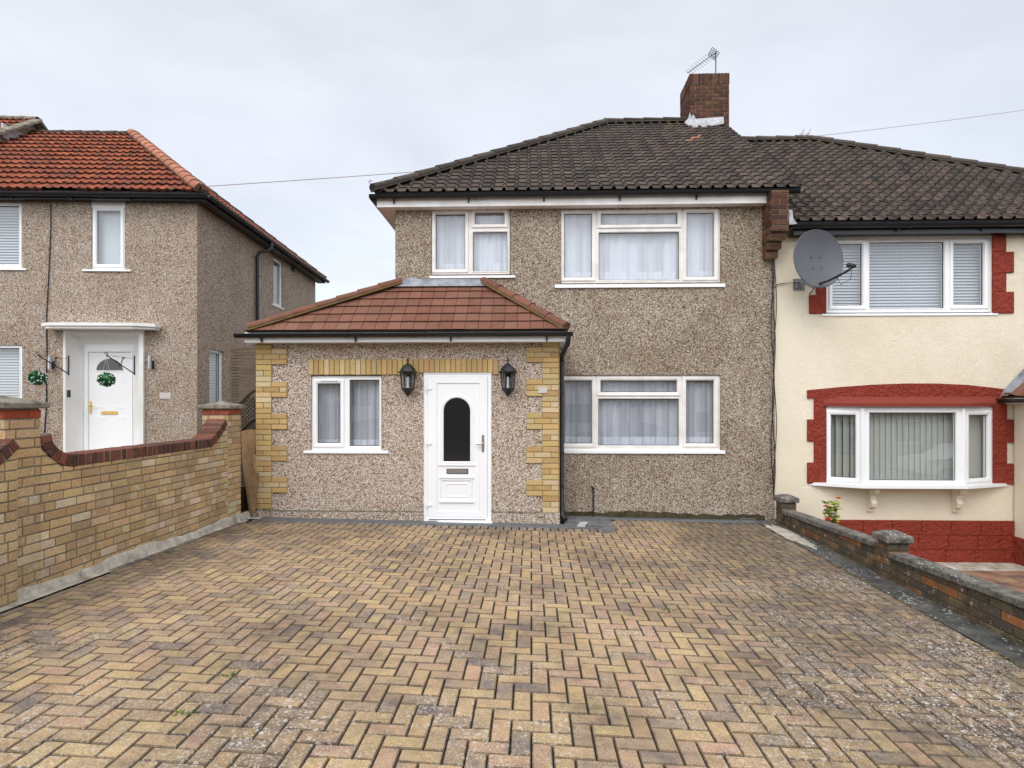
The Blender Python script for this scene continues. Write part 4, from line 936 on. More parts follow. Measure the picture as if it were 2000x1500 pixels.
# plinth, moulded into rough stone
def rough_slab(mb, x0, x1, z0, z1, y, proud, course=.21, ln=.42, off=0):
    mb.box(x0, x1, y-proud+.008, y+.002, z0, z1)
    z = z1; r = 0
    while z > z0+.01:
        x = x0-((r % 2)*ln/2+off); zb = max(z-course, z0)
        while x < x1:
            a, b = max(x, x0), min(x+ln*rnd.choice([.7, 1, 1]), x1); nx = x+ (b-x)
            if b-a > .02: mb.obox(((a+b)/2, y-proud+.004, (z+zb)/2), (1, 0, 0), (0, 1, 0), (0, 0, 1), (b-a)/2-.003, .010, (z-zb)/2-.003, 0, (1, 1, 1), .005)
            x = b if b > x else x+ln
        z -= course; r += 1
zp1 = W(1800, 1016, YM)[1]
mb = MB(); rough_slab(mb, xg0, xg1+.5, -.72, zp1, YM, .03); mb.build('plinth', M_red, G)
def qblocks(rows, x_in, side):
    mb = MB()
    for (ya, yb, xo) in rows:
        a = W(xo, yb, YM); b = W(xo, ya, YM); x0_, x1_ = sorted((a[0], x_in)); mb.obox(((x0_+x1_)/2, YM-.008, (a[1]+b[1])/2), (1, 0, 0), (0, 1, 0), (0, 0, 1), (x1_-x0_)/2, .018, (b[1]-a[1])/2-.001, 0, (1, 1, 1), .006)
    return mb
m = qblocks([(451, 492, 1963.5), (492, 533, 1978.5), (533, 570, 1963.5), (570, 612, 1978.5)], ru[1]-.005, 1); m.build('painted_quoin', M_red, G, label='red quoin right of the upper window')
m = qblocks([(458, 490, 1594), (490, 532, 1580), (532, 576, 1594), (576, 613, 1580)], ru[0]+.005, -1); m.build('painted_quoin', M_red, G, label='red quoin left of the upper window')
m = qblocks([(778, 819, 1589), (819, 862, 1576), (862, 903, 1589), (903, 944, 1576)], rl[0]+.005, -1); m.build('painted_quoin', M_red, G, label='red quoin left of the lower window')
m = qblocks([(778, 819, 1965), (819, 864.5, 1978), (864.5, 905, 1965), (905, 946, 1978)], rl[1]-.005, 1); m.build('painted_quoin', M_red, G, label='red quoin right of the lower window')
ar = []
for px, py in ((1576, 778), (1576, 762), (1640, 756), (1700, 751.5), (1764, 749), (1830, 749), (1890, 752), (1940, 757.5), (1978, 762.5), (1978, 778)):
    q_ = W(px, py, YM); ar.append((q_[0], YM-.024, q_[1]))
mb = MB(); mb.prism(ar+[(rl[1], YM-.024, ar[0][2]-.0), (rl[1], YM-.024, rl[3]), (rl[0], YM-.024, rl[3]), (rl[0], YM-.024, ar[0][2])], (0, 1, 0), .03); mb.build('painted_arch', M_red, G)

# roof
zge = W(1700, 431, Ye)[1]; zgr = W(1520, 276, Yr)[1]; xgh = W(1585, 274, Yr)[0]; xge = 10.45
mb = MB()
tile_plane(mb, [(xv-.22, Ye, zge), (xge, Ye, zge), (xgh, Yr, zgr), (xv-.22, Yr, zgr)], .176, .2, ROLL, .016, PAL_T)
tile_plane(mb, [(xge, Ye, zge), (xge, Yb, zge), (xgh, Yr, zgr)], .176, .2, ROLL, .016, PAL_T)
tile_plane(mb, [(xge, Yb, zge), (xv-.22, Yb, zge), (xv-.22, Yr, zgr), (xgh, Yr, zgr)], .176, .2, ROLL, .016, PAL_T)
gr_ = mb.build('roof', M_roof, G)
mb = MB(); caps(mb, (xge, Ye, zge+.05), (xgh, Yr, zgr+.06), .085, .42, PAL_T); caps(mb, (xv-.1, Yr, zgr+.05), (xgh+.05, Yr, zgr+.05), .085, .42, PAL_T); mb.build('hip_tile', M_hipg, gr_)
Yf2 = YM-.17
mb = MB(); mb.box(xg0+.2, xge-.1, Yf2, Yf2+.02, W(1700, 457, Yf2)[1], zge-.02); mb.box(xg0+.2, xge-.1, Yf2+.02, YM, W(1700, 457, Yf2)[1]+.01, W(1700, 457, Yf2)[1]+.02); mb.build('fascia', M_black, G)
zz = W(1700, 437, Yf2-.06)[1]
gutter(G, (W(1543, 440, Yf2-.06)[0], Yf2-.06, zz), (xge-.1, Yf2-.06, zz), .058)
mb = MB(); x_, z_ = W(1541, 425, YM-.3); mb.prism([(x_, YM-.3, z_+.12), (x_+.05, YM-.3, z_+.1), (x_+.05, YM-.32, z_-.02), (x_+.1, YM-.34, z_-.1), (x_, YM-.3, z_-.1)], (0, 1, 0), .02); mb.build('flashing', M_flash, G)
# upper window
wu = wrect(1613, 460, 1937, 611, YW)
window(G, wu, glights([(1626, 476, 1684, 597, 1), (1698, 472, 1844, 603), (1862, 475, 1921, 596, 1)], YW), YW, sill=sillw(1608, 1953, 612, 615, YM, .05), frame=M_upvc)
blind('venetian_blind', (wu[0]+.05, wu[1]-.05, wu[2]+.03, wu[3]-.03), YW+.14, None, 'white slatted blind behind the upstairs window of the cream house', pitch=.045)
# bow window below: three facets
pb = .24
A_ = W(1609, 946, YM); B_ = W(1940, 946, YM); c1 = W(1684, 946, YM-pb); c2 = W(1881, 946, YM-pb)
zb0, zb1 = W(1780, 947, YM-pb)[1], W(1780, 797, YM-pb)[1]
P = [Vector((A_[0], YM, 0)), Vector((c1[0], YM-pb, 0)), Vector((c2[0], YM-pb, 0)), Vector((B_[0], YM, 0))]
bay = MB()
bay.prism([(p.x, p.y, zb1+.004) for p in P], (0, 0, 1), .02); bw_root = bay.build('bay_window', M_upvc, G)
for i, (gl_) in enumerate([(.19, .83), (.07, .93), (.17, .81)]):
    a, b = P[i], P[i+1]; ln = (b-a).length; U_ = (b-a).normalized(); Nn_ = Vector((-U_.y, U_.x, 0))
    M = Matrix(((U_.x, Nn_.x, 0, a.x), (U_.y, Nn_.y, 0, a.y), (0, 0, 1, 0), (0, 0, 0, 1)))
    m = MB(M); z0_, z1_ = zb0+.0, zb1; gg = (ln*gl_[0], ln*gl_[1], z0_+(.085 if i != 1 else .06), z1_-(.10 if i != 1 else .065))
    m.plate(.001, ln-.001, z0_, z1_, 0, .06, [gg])
    pr = [(-.001, .022), (.006, -.004), (.010, -.014), (.040, -.020), (.052, -.018), (.055, -.010), (.056, .001)] if i != 1 else [(-.001, .022), (.004, -.006), (.014, -.010), (.024, -.002), (.025, .001)]
    m.sweep(*gg, pr); m.sweep(gg[0]+.008, gg[1]-.008, gg[2]+.008, gg[3]-.008, [(0, .022), (.010, .022)], 1)
    f_ = m.build('bay_frame', [M_upvc, M_dark], bw_root); m = MB(M); m.add([(gg[0], .026, gg[2]), (gg[1], .026, gg[2]), (gg[1], .026, gg[3]), (gg[0], .026, gg[3])], [(0, 1, 2, 3)]); 
    p_o = m.build('pane', M_glass, bw_root)
for p in (P[1], P[2]):
    m = MB(); m.tube([(p.x, p.y, zb0), (p.x, p.y, zb1)], .028, 10); m.build('bay_post', M_upvc, bw_root)
s = MB(); xs0, xs1 = W(1580, 945, YM)[0], W(1972, 948, YM)[0]
s.prism([(xs0, YM, zb0-.045), (c1[0]-.02, YM-pb-.07, zb0-.045), (c2[0]+.02, YM-pb-.07, zb0-.045), (xs1, YM, zb0-.045)], (0, 0, 1), .044); s.build('sill', M_upvc, bw_root)
rb = MB(); zr0 = zb1+.024; xr0, xr1 = A_[0]-.03, B_[0]+.03
bot = [(xr0, YM-.02), (c1[0]-.04, YM-pb-.07), (c2[0]+.04, YM-pb-.07), (xr1, YM-.02)]
top = [(xr0+.04, YM-.02), (c1[0]-.02, YM-.03), (c2[0]+.02, YM-.03), (xr1-.04, YM-.02)]
vs = [(x, y, zr0) for x, y in bot]+[(x, y, zr0+.045) for x, y in bot]+[(x, y*.35+ty[1]*.65-.0, zr0+.10) for (x, y), ty in zip(bot, top)]+[(x, y, zr0+.14) for x, y in top]
rb.add(vs, [[r*4+i, r*4+i+1, (r+1)*4+i+1, (r+1)*4+i] for r in range(3) for i in range(3)]+[[0, 3, 2, 1]]); rb.build('bay_roof', M_redroof, G, smooth=True, sharp=25)
for (pa, pb_) in ((1690, 1708), (1855, 1874)):
    x0_, x1_ = W(pa+3, 975, YM)[0], W(pb_-5, 975, YM)[0]; zt_ = zb0-.046; zb_ = W(1700, 999, YM-.05)[1]; h = zt_-zb_
    m = MB(); pts = [(0, 0), (-.2, 0), (-.2, -.06), (-.17, -.10), (-.11, -.13), (-.10, -.19), (-.13, -.24), (-.11, -.30), (-.05, -.33), (-.045, -h), (0, -h)]
    m.prism([(x0_, YM+y, zt_+z) for y, z in pts], (1, 0, 0), x1_-x0_); m.build('scroll_bracket', M_cream, G)
# vertical blind in the bay
m = MB(); x = A_[0]+.06; k = 0
while x < B_[0]-.05:
    tt = (x-A_[0])/(c1[0]-A_[0]) if x < c1[0] else ((B_[0]-x)/(B_[0]-c2[0]) if x > c2[0] else 1); yb = YM-pb*min(tt, 1)+.14
    a = R(9); m.obox((x, yb, (zb0+zb1)/2), (math.cos(a), math.sin(a), 0), (-math.sin(a), math.cos(a), 0), (0, 0, 1), .050, .0008, (zb1-zb0)/2-.04); x += .082
tag(m.build('vertical_blind', M_vert), 'pale grey-green vertical blind behind the bow window of the cream house', 'blind')

# porch of the cream house at the right edge of the view
xp0 = W(1978, 900, YM)[0]+.0; zpt = W(1985, 783, 8.3)[1]
mb = MB(); mb.box(xp0, xp0+1.8, 7.55, YM-.03, -.3, zpt); mb.build('porch_wall', M_cream, G)
mb = MB(); mb.box(xp0-.02, xp0+1.82, 7.53, YM-.032, -.72, -.299); mb.build('porch_plinth', M_red, G)
zpe = W(1960, 775, YM-.4)[1]; zpr = zpe+1.0
mb = MB(); tile_plane(mb, [(xp0-.16, YM-.03, zpe), (xp0-.16, 7.4, zpe), (xp0+.85, 7.4+.6, zpr), (xp0+.85, YM-.03, zpr)], .3, .3, ROLL and [(0, 0), (.1, 0), (.15, .03), (.2, .035), (.25, .01), (.3, 0)], .02, PAL_X)
tile_plane(mb, [(xp0-.16, 7.4, zpe), (xp0+1.9, 7.4, zpe), (xp0+1.2, 8.0, zpr), (xp0+.85, 8.0, zpr)], .3, .3, [(0, 0), (.1, 0), (.15, .03), (.2, .035), (.25, .01), (.3, 0)], .02, PAL_X)
pr_ = mb.build('porch_roof', M_roofx, G)
mb = MB(); mb.prism([(xp0-.2, YM-.025, zpe+.0), (xp0+.86, YM-.025, zpr+.05), (xp0+.86, YM-.025, zpr+.2), (xp0-.15, YM-.025, zpe+.1)], (0, -1, 0), .01)
mb.prism([(xp0-.14, YM-.03, zpe+.06), (xp0+.86, YM-.03, zpr+.06), (xp0+.86, YM-.22, zpr+.06), (xp0-.14, YM-.22, zpe+.06)], (0, 0, 1), .006); mb.build('lead_flashing', M_lead, pr_)
gutter(G, (xp0-.2, YM-.03, zpe-.03), (xp0-.2, 7.35, zpe-.03), .05, fdir=(1, 0, 0), brk=False)
mb = MB(); mb.box(xp0-.14, xp0+.0, 7.5, YM-.03, zpe-.1, zpe-.02); mb.build('porch_fascia', M_upvcd, G)

# satellite dish
YS = YM-.42; dc = Vector((W(1597, 506, YS)[0], YS, W(1597, 506, YS)[1]))
sd = empty('satellite_dish', (W(1560, 556, YM)[0], YM, W(1560, 556, YM)[1]), 'grey mesh satellite dish on the cream wall beside the upstairs window', 'satellite dish')
nrm = Vector((.20, -2.6, .27)).normalized(); ux = nrm.cross(Vector((0, 0, 1))).normalized()*-1; ux = Vector((0, 0, 1)).cross(nrm).normalized(); uy = nrm.cross(ux).normalized()
mb = MB(); K = 40; a_, b_ = .35, .415; RG = 7
for (dd, rv) in ((0, False), (-.012, True)):
    vs = []
    for r in range(RG+1):
        t = r/RG
        for k in range(K):
            an = 2*math.pi*k/K; vs.append(dc+ux*math.cos(an)*a_*t+uy*math.sin(an)*b_*t+nrm*(.075*t*t-.05+dd))
    mb.add(vs, [[r*K+k, r*K+(k+1) % K, (r+1)*K+(k+1) % K, (r+1)*K+k] for r in range(RG) for k in range(K)])
rim = [dc+ux*math.cos(2*math.pi*k/K)*a_+uy*math.sin(2*math.pi*k/K)*b_+nrm*.018 for k in range(K+1)]
mb.tube(rim, .009, 6, caps=False)
for (p, q) in ((-.06, .04), (.06, .04), (-.05, -.12), (.07, -.12)): c0_ = dc+ux*p+uy*q*-1*-1+nrm*-.045; mb.tube([c0_, c0_+nrm*.012], .008, 6, 1)
mb.build('reflector', [M_dish, M_dark], sd, smooth=True)
low = dc+(-uy if uy.z > 0 else uy)*b_*.86; e_ = W(1664, 519, YS-.42); lnb = Vector((e_[0], YS-.42, e_[1]))
mid = low.lerp(lnb, .55)+Vector((0, 0, -.035)); mb = MB(); mb.tube([low-nrm*.05, low, low.lerp(mid, .5)+Vector((0, 0, -.01)), mid, lnb-Vector((0.04, 0, .06))], .016, 8); mb.build('feed_arm', M_blackm, sd, smooth=True)
back = (dc-lnb).normalized(); mb = MB(); mb.tube([lnb-Vector((.04, 0, .06)), lnb], .018, 8); mb.tube([lnb-back*.03, lnb+back*.03, lnb+back*.06, lnb+back*.07], [.03, .034, .03, .02], 12); mb.tube([lnb-back*.05, lnb-back*.03], .022, 10); mb.build('receiver_head', M_blackm, sd, smooth=True)
mb = MB(); mb.tube([lnb-Vector((0, 0, .03)), lnb+Vector((0, 0, -.18))+back*.02, lnb+Vector((-.1, 0, -.26))+back*.05, mid+Vector((0, 0, -.01))], .0045, 5)
p0 = Vector((W(1560, 556, YM)[0], YM, W(1560, 556, YM)[1]))
mb.tube([low-nrm*.08, low-nrm*.16+Vector((-.05, 0, -.1)), p0+Vector((.2, -.12, -.1)), p0+Vector((.02, -.06, .02)), p0+Vector((-.2, -.02, .02)), p0+Vector((-.33, -.015, .0)), p0+Vector((-.36, -.02, -.05))], .0055, 5); mb.build('cable', M_black, sd, smooth=True)
mb = MB(); mb.box(p0.x-.085, p0.x+.085, YM-.010, YM-.002, p0.z-.085, p0.z+.085, 0, ch=.002)
for i in (-1, 1):
    for j in (-1, 1): mb.tube([(p0.x+i*.07, YM-.009, p0.z+j*.07), (p0.x+i*.07, YM-.018, p0.z+j*.07)], .008, 6)
mb.box(p0.x-.045, p0.x+.045, YM-.03, YM-.01, p0.z-.05, p0.z+.05, ch=.004)
mb.tube([p0+Vector((0, -.03, 0)), p0+Vector((.02, -.12, .02)), dc-nrm*.10+Vector((0, 0, -.15)), dc-nrm*.08], .019, 10); mb.build('wall_mount', M_galv, sd)

# ================================================================== low boundary wall on the right
BW = empty('low_boundary_wall', (3.67, 6, -.1), 'low weathered brick wall with lichened concrete coping between the drive and the sunken forecourt', 'wall')
XF = 3.56; XBk = 3.67
def zc_(y): # top of the coping
    return .133+(8.3-y)*.036 if y > 6.1 else .166+(5.9-y)*.036
def hsl(y0, y1, drop):    # region under sloping coping, u runs towards the camera from y1
    s = .036; zt0 = zc_(y1-.01)-drop
    return [(-1, 0, 0), (1, 0, y1-y0), (0, -1, .35), (-s, 1, zt0)]
mb = MB()
for (y0, y1) in ((6.1, 8.35), (.3, 5.9)):
    zt0, zt1 = zc_(y1-.01)-.062, zc_(y0+.01)-.062
    mb.prism([(XF+.008, y1, -.95), (XF+.008, y0, -.95), (XF+.008, y0, zt1), (XF+.008, y1, zt0)], (1, 0, 0), XBk-XF-.016, 1)
    bricks(mb, (XF+.008, y1, 0), (0, -1, 0), (0, 0, 1), (-1, 0, 0), hsl(y0, y1, .062), 0, y1-y0, -.35, .35, PAL_O)
    bricks(mb, (XBk-.008, y0, 0), (0, 1, 0), (0, 0, 1), (1, 0, 0), [(-1, 0, 0), (1, 0, y1-y0), (0, -1, .9), (0, 1, min(zt0, zt1))], 0, y1-y0, -.9, .35, PAL_O)
mb.build('brickwork', [M_oldb, M_mortd], BW)
mb = MB(); y = 8.35
while y > .4:
    y2 = max(y-rnd.uniform(.88, .94), .35)
    if y > 6.1 > y2: y2 = 6.1
    if 5.9 < y <= 6.1: y = 5.89; continue
    a, b = zc_(y-.011), zc_(y2+.011); m_ = (a+b)/2; sl_ = (b-a)/(y-y2)
    U_ = Vector((0, -1, sl_)).normalized(); mb.obox((3.615, (y+y2)/2, m_-.032), U_, (1, 0, 0), Vector((0, sl_, 1)).normalized(), (y-y2)/2-.004, .085, .03, 0, (1, 1, 1), .008)
    y = y2
mb.build('coping', M_cope, BW)
def pillar(yc_, ztop, name, label):
    m = MB(); a, b = XF-.03, XBk+.06; y0, y1 = yc_-.10, yc_+.10; m.box(a+.008, b-.008, y0+.008, y1-.008, -.95, ztop-.1, 1)
    for (o, u, n) in (((a, y0+.008), (1, 0), (0, -1)), ((a+.008, y1), (0, -1), (-1, 0)), ((b-.008, y0), (0, 1), (1, 0)), ((b, y1-.008), (-1, 0), (0, 1))):
        wd = (b-a) if u[1] == 0 else (y1-y0); bricks(m, (o[0], o[1], ztop-.1), (*u, 0), (0, 0, 1), (*n, 0), rect_hs(0, wd, -.9, 0), 0, wd, -.9, 0, PAL_O)
    pm = m.build('pier', [M_oldb, M_mortd], BW)
    m = MB(); c = ((a+b)/2, yc_, ztop-.065); m.obox(c, (1, 0, 0), (0, 1, 0), (0, 0, 1), (b-a)/2+.032, (y1-y0)/2+.032, .032, 0, (1, 1, 1), .008)
    zt_ = ztop-.033; A4 = [(a-.028, y0-.028), (b+.028, y0-.028), (b+.028, y1+.028), (a-.028, y1+.028)]; I4 = [(a+.05, y0+.05), (b-.05, y0+.05), (b-.05, y1-.05), (a+.05, y1-.05)]
    m.add([(x, y, zt_) for x, y in A4]+[(x, y, zt_+.035) for x, y in I4], [[i, (i+1) % 4, 4+(i+1) % 4, 4+i] for i in range(4)]+[[4, 5, 6, 7]]); m.build('pier_cap', M_cope, pm)
pillar(6.0, W(1740, 1037, 6.0)[1], 'pier', '')
pillar(8.46, W(1534, 966, 8.46)[1], 'pier', '')

# rose plant behind the low wall
def leaf(mb, p, d, l, wd, n=None, mat=0, curl=.25):
    d = Vector(d).normalized(); up = Vector((0, 0, 1)) if abs(d.z) < .9 else Vector((1, 0, 0)); s = d.cross(up).normalized(); t = s.cross(d); p = Vector(p)
    a = rnd.uniform(-.8, .8); s2 = s*math.cos(a)+t*math.sin(a); t2 = -s*math.sin(a)+t*math.cos(a)
    vs = [p, p+d*l*.35+s2*wd*.5+t2*l*.05, p+d*l*.75+s2*wd*.38-t2*l*curl*.2, p+d*l-t2*l*curl, p+d*l*.75-s2*wd*.38-t2*l*curl*.2, p+d*l*.35-s2*wd*.5+t2*l*.05, p+d*l*.5-t2*l*.06]
    mb.add(vs, [(0, 1, 6), (1, 2, 6), (2, 3, 6), (3, 4, 6), (4, 5, 6), (5, 0, 6)], mat)
YRo = 8.25; rx, rz = W(1626, 1040, YRo); rt = W(1628, 970, YRo)[1]
RO = empty('rose_bush', (rx, YRo, ZN), 'small rose with green leaves and red blooms behind the low boundary wall', 'plant')
st = MB(); lf = MB(); rn = random.Random(4); tips = []
for k in range(7):
    x, y, z = rx+rn.uniform(-.03, .03), YRo+rn.uniform(-.03, .03), ZN; pts = [(x, y, z)]; n_ = 9; hh = (rt-ZN)*rn.uniform(.8, .98); ex = rn.uniform(-.13, .13)
    for j in range(1, n_+1):
        t = j/n_; pts.append((x+ex*t*t+rn.uniform(-.008, .008), y+rn.uniform(-.07, .07)*t, z+hh*t))
        if j > 3:
            for _ in range(8):
                an = rn.uniform(0, 6.28); leaf(lf, pts[-1], (math.cos(an), math.sin(an), rn.uniform(-.3, .6)), rn.uniform(.05, .08), rn.uniform(.035, .05))
    st.tube(pts, .004, 5); tips.append(pts[-1])
st.build('stem', M_weed, RO); lf.build('leaves', M_leaf, RO)
for (px, py, mt) in ((1637, 972, M_orange), (1613, 988, M_petal), (1617, 1013, M_petal)):
    x_, z_ = W(px, py, YRo-.08); b = MB()
    for k in range(16):
        an = k*2.4; rr = .006+.0014*k; p = Vector((x_, YRo-.08, z_)); leaf(b, p+Vector((math.cos(an)*rr*.3, math.sin(an)*rr*.3, -.012)), (math.cos(an), math.sin(an), 1.4-k*.09), .034, .03, curl=.1)
    b.build('bloom', mt, RO)

# ================================================================== garden wall on the left
GW = empty('garden_wall', (-4.05, 6, 0), 'buff brick garden wall with curved red brick-on-edge coping and capped piers', 'wall')
WX0 = -3.95; TH = .225
FR = .50   # top of flat coping relative to z = 1.15
zflat = 1.20
YN, YFp = 4.57, 7.47    # near pier far side, far pier near side
Rn = .30
def topw(y):            # top of the brickwork body below the coping
    z = zflat-.105
    if y < YN+.34: t = (YN+.34-y)/.34; z += .30*(1-math.sqrt(max(0, 1-min(t, 1)**1.7)))*.95
    if y > YFp-.42: t = (y-(YFp-.42))/.42; z += .27*(min(t, 1)**1.5)
    return z+.02*(7-y)*0
# plane: u runs towards the camera from the far pier (y = YFp)
def tf(u):
    y = YFp-u; e = .004; z = topw(y); s = (topw(y-e)-topw(y+e))/(2*e); return z, s
mb = MB(); n_ = 60; prof = [(YFp-(YFp-YN)*k/n_) for k in range(n_+1)]
mb.prism([(WX0-.006, y, topw(y)-.002) for y in prof]+[(WX0-.006, YN, -.5), (WX0-.006, YFp, -.5)], (-1, 0, 0), TH-.012, 1)
mb.v = mb.v
bricks(mb, (WX0-.006, YFp, .0), (0, -1, 0), (0, 0, 1), (1, 0, 0), [(-1, 0, 0), (1, 0, YFp-YN), (0, -1, -.10)], 0, YFp-YN, .1, 1.5, PAL_G, jt=.0125, bh=.0635, bl=.2125, bond='mixed', topfn=tf)
bricks(mb, (WX0-TH+.006, YN, .0), (0, 1, 0), (0, 0, 1), (-1, 0, 0), [(-1, 0, 0), (1, 0, YFp-YN), (0, -1, -.10), (0, 1, zflat-.11)], 0, YFp-YN, .1, 1.5, PAL_G)
# near panel, a little proud of the pier
YP0 = 4.32
def topn(y): t = max(0, min(1, (y-(YP0-.42))/.42)); return zflat-.105+.21*t**1.6
pr2 = [YP0-.02-(3.4)*k/50 for k in range(51)]
mb.prism([(WX0+.05, y, topn(y)-.002) for y in pr2]+[(WX0+.05, pr2[-1], -.5), (WX0+.05, pr2[0], -.5)], (-1, 0, 0), TH, 1)
def tf2(u): y = pr2[0]-u; e = .004; return topn(y), (topn(y-e)-topn(y+e))/(2*e)
bricks(mb, (WX0+.05, pr2[0], .0), (0, -1, 0), (0, 0, 1), (1, 0, 0), [(-1, 0, 0), (1, 0, 3.4), (0, -1, -.12)], 0, 3.4, .1, 1.5, PAL_G, jt=.0125, bh=.0635, bl=.2125, bond='mixed', topfn=tf2)
bricks(mb, (WX0-.0, pr2[0], .0), (1, 0, 0), (0, 0, 1), (0, 1, 0), [(-1, 0, 0), (1, 0, .05), (0, -1, -.12), (0, 1, topn(pr2[0]))], 0, .05, .1, 1.5, PAL_G, bl=.05)
mb.build('brickwork', [M_gb, M_mortg], GW)
# coping bricks on edge following the curve
def coping(fn, ya, yb, x0_, x1_):
    m = MB(); y = ya; s_ = -1
    pts = [(ya+(yb-ya)*k/400) for k in range(401)]; P2 = [(y, fn(y)) for y in pts]; acc = 0; last = P2[0]; cum = [0]
    for a, b in zip(P2, P2[1:]): cum.append(cum[-1]+math.hypot(b[0]-a[0], b[1]-a[1]))
    tot = cum[-1]; nb = int(tot/.0755); 
    def at(sv):
        for i in range(len(cum)-1):
            if cum[i+1] >= sv: t = (sv-cum[i])/max(cum[i+1]-cum[i], 1e-9); return (P2[i][0]+(P2[i+1][0]-P2[i][0])*t, P2[i][1]+(P2[i+1][1]-P2[i][1])*t)
        return P2[-1]
    m_ = MB()
    for k in range(nb):
        s0 = tot*(k+.5)/nb; p = at(s0); a = at(max(0, s0-.02)); b = at(min(tot, s0+.02)); T = Vector((0, b[0]-a[0], b[1]-a[1])).normalized(); Nn = Vector((0, -T.z, T.y)); 
        if Nn.z < 0: Nn = -Nn
        c = Vector(((x0_+x1_)/2, p[0], p[1]))+Nn*.051
        m_.obox(c, T, (1, 0, 0), Nn, .0318, abs(x1_-x0_)/2+rnd.uniform(-.003, .003), .051+rnd.uniform(-.002, .002), 0, pick(PAL_R, .25), .006)
        m_.obox(c-Nn*.002, T, (1, 0, 0), Nn, tot/nb/2, abs(x1_-x0_)/2-.008, .046, 1)
    return m_
coping(topw, YFp, YN, WX0-TH-.012, WX0+.014).build('brick_coping', [M_redb, M_mortg], GW)
coping(topn, pr2[0]+.02, pr2[-1], WX0-TH+.04, WX0+.068).build('brick_coping', [M_redb, M_mortg], GW)
def gpier(y0, y1, ztop):
    a, b = WX0-.335, WX0+.006; m = MB(); m.box(a+.008, b-.008, y0+.008, y1-.008, -.5, ztop-.055, 1)
    for (o, u, n) in (((a, y0+.008), (1, 0), (0, -1)), ((b-.008, y0), (0, 1), (1, 0)), ((a+.008, y1), (0, -1), (-1, 0)), ((b, y1-.008), (-1, 0), (0, 1))):
        wd = (b-a) if u[1] == 0 else (y1-y0); O_ = (o[0], o[1], ztop-.06)
        bricks(m, O_, (*u, 0), (0, 0, 1), (*n, 0), rect_hs(0, wd, -ztop+.0, -.078), 0, wd, -1.6, -.075, PAL_G, jt=.0125, bh=.0635, bl=.2125, bond='mixed', relief=.008)
        bricks(m, (o[0], o[1], ztop-.06-.075), (*u, 0), (0, 0, 1), (*n, 0), rect_hs(0, wd, 0, .065), 0, wd, 0, .065, [(.36, .07, .035), (.3, .06, .03)], relief=.010)
    pm = m.build('pier', [M_gb, M_mortg], GW)
    m = MB(); c = ((a+b)/2, (y0+y1)/2, ztop-.035); m.obox(c, (1, 0, 0), (0, 1, 0), (0, 0, 1), (b-a)/2+.045, (y1-y0)/2+.045, .022, 0, (1, 1, 1), .006)
    A4 = [(a-.04, y0-.04), (b+.04, y0-.04), (b+.04, y1+.04), (a-.04, y1+.04)]; t_ = ((a+b)/2, (y0+y1)/2, ztop+.045); m.add([(x, y, ztop-.013) for x, y in A4]+[t_], [(0, 1, 4), (1, 2, 4), (2, 3, 4), (3, 0, 4)]); m.build('pier_cap', M_cap, pm)
gpier(4.24, YN-.0, W(60, 795, 4.68)[1]+.05); gpier(YFp, YFp+.34, W(450, 797, 7.6)[1]+.05)
# rough concrete haunch along its foot
mb = MB(); rn = random.Random(6); n_ = 70; vs = []
for k in range(n_+1):
    y = 8.0-(7.5)*k/n_; z = zg(-3.95, y); h = .055+.02*math.sin(k*.37)+rn.uniform(-.012, .012); o = rn.uniform(-.012, .012)
    vs += [(WX0+.0, y, z+h+.035), (WX0+.022+o*.5, y, z+h+.02), (WX0+.04+o, y, z+h*.35), (WX0+.06+o, y, z-.02)]
mb.add(vs, [[4*k+i, 4*k+i+1, 4*k+5+i, 4*k+4+i] for k in range(n_) for i in range(3)]); mb.build('concrete_haunch', M_conc, GW)

# ================================================================== THE LEFT-HAND HOUSE (turned slightly), built in its own frame: s along the front, d into the house
TL = R(3.56); C0 = Vector((W(385, 600, 10.3)[0], 10.3, 0))
cl, sl2 = math.cos(TL), math.sin(TL)
def to_l(v): return Vector((v.x*cl+v.y*sl2, -v.x*sl2+v.y*cl, v.z))
camL = to_l(Vector((0, 0, CAMH))-C0)
def LF(px, py, d=0):
    r = to_l(ray(px, py)); t = (d-camL.y)/r.y; return camL.x+r.x*t, camL.z+r.z*t
def LS(px, py, s=0):
    r = to_l(ray(px, py)); t = (s-camL.x)/r.x; return camL.y+r.y*t, camL.z+r.z*t
def lrect(x0, y0, x1, y1, d=0): a = LF(x0, y1, d); b = LF(x1, y0, d); return (a[0], b[0], a[1], b[1])
def toW(p): return Vector((C0.x+p[0]*cl-p[1]*sl2, C0.y+p[0]*sl2+p[1]*cl, p[2]))
K_ = empty('pebbledashed_house', C0, 'left-hand house of pinkish pebbledash with orange tiled roof and white door surround', 'house', rz=TL, local=True)
zlt = LF(300, 388)[1]; dB = LS(616, 560)[0]; SE = -7.5
w_up = lrect(178.5, 394, 244.5, 528); w_ul = lrect(-70, 396, 43, 526); w_ll = lrect(-70, 674, 44.5, 812); w_dr = lrect(130, 648, 280, 1000)
mb = MB(); mb.plate(SE, 0, -.6, zlt+.1, 0, .25, [w_up, w_ul, w_ll, w_dr]); mb.box(SE, 0, dB-.25, dB, -.6, zlt+.1); mb.box(SE, SE+.2, .25, dB-.25, -.6, zlt+.1)
MS = Matrix(((0, -1, 0, 0), (1, 0, 0, 0), (0, 0, 1, 0), (0, 0, 0, 1)))    # side wall: u -> depth, outward normal +s
a_ = LS(534, 600); b_ = LS(552, 502); sw1 = (a_[0], b_[0], LS(540, 596)[1], LS(540, 505)[1]); a_ = LS(409, 806); b_ = LS(437.5, 684); sw2 = (a_[0], b_[0], LS(410, 803)[1], LS(410, 681)[1])
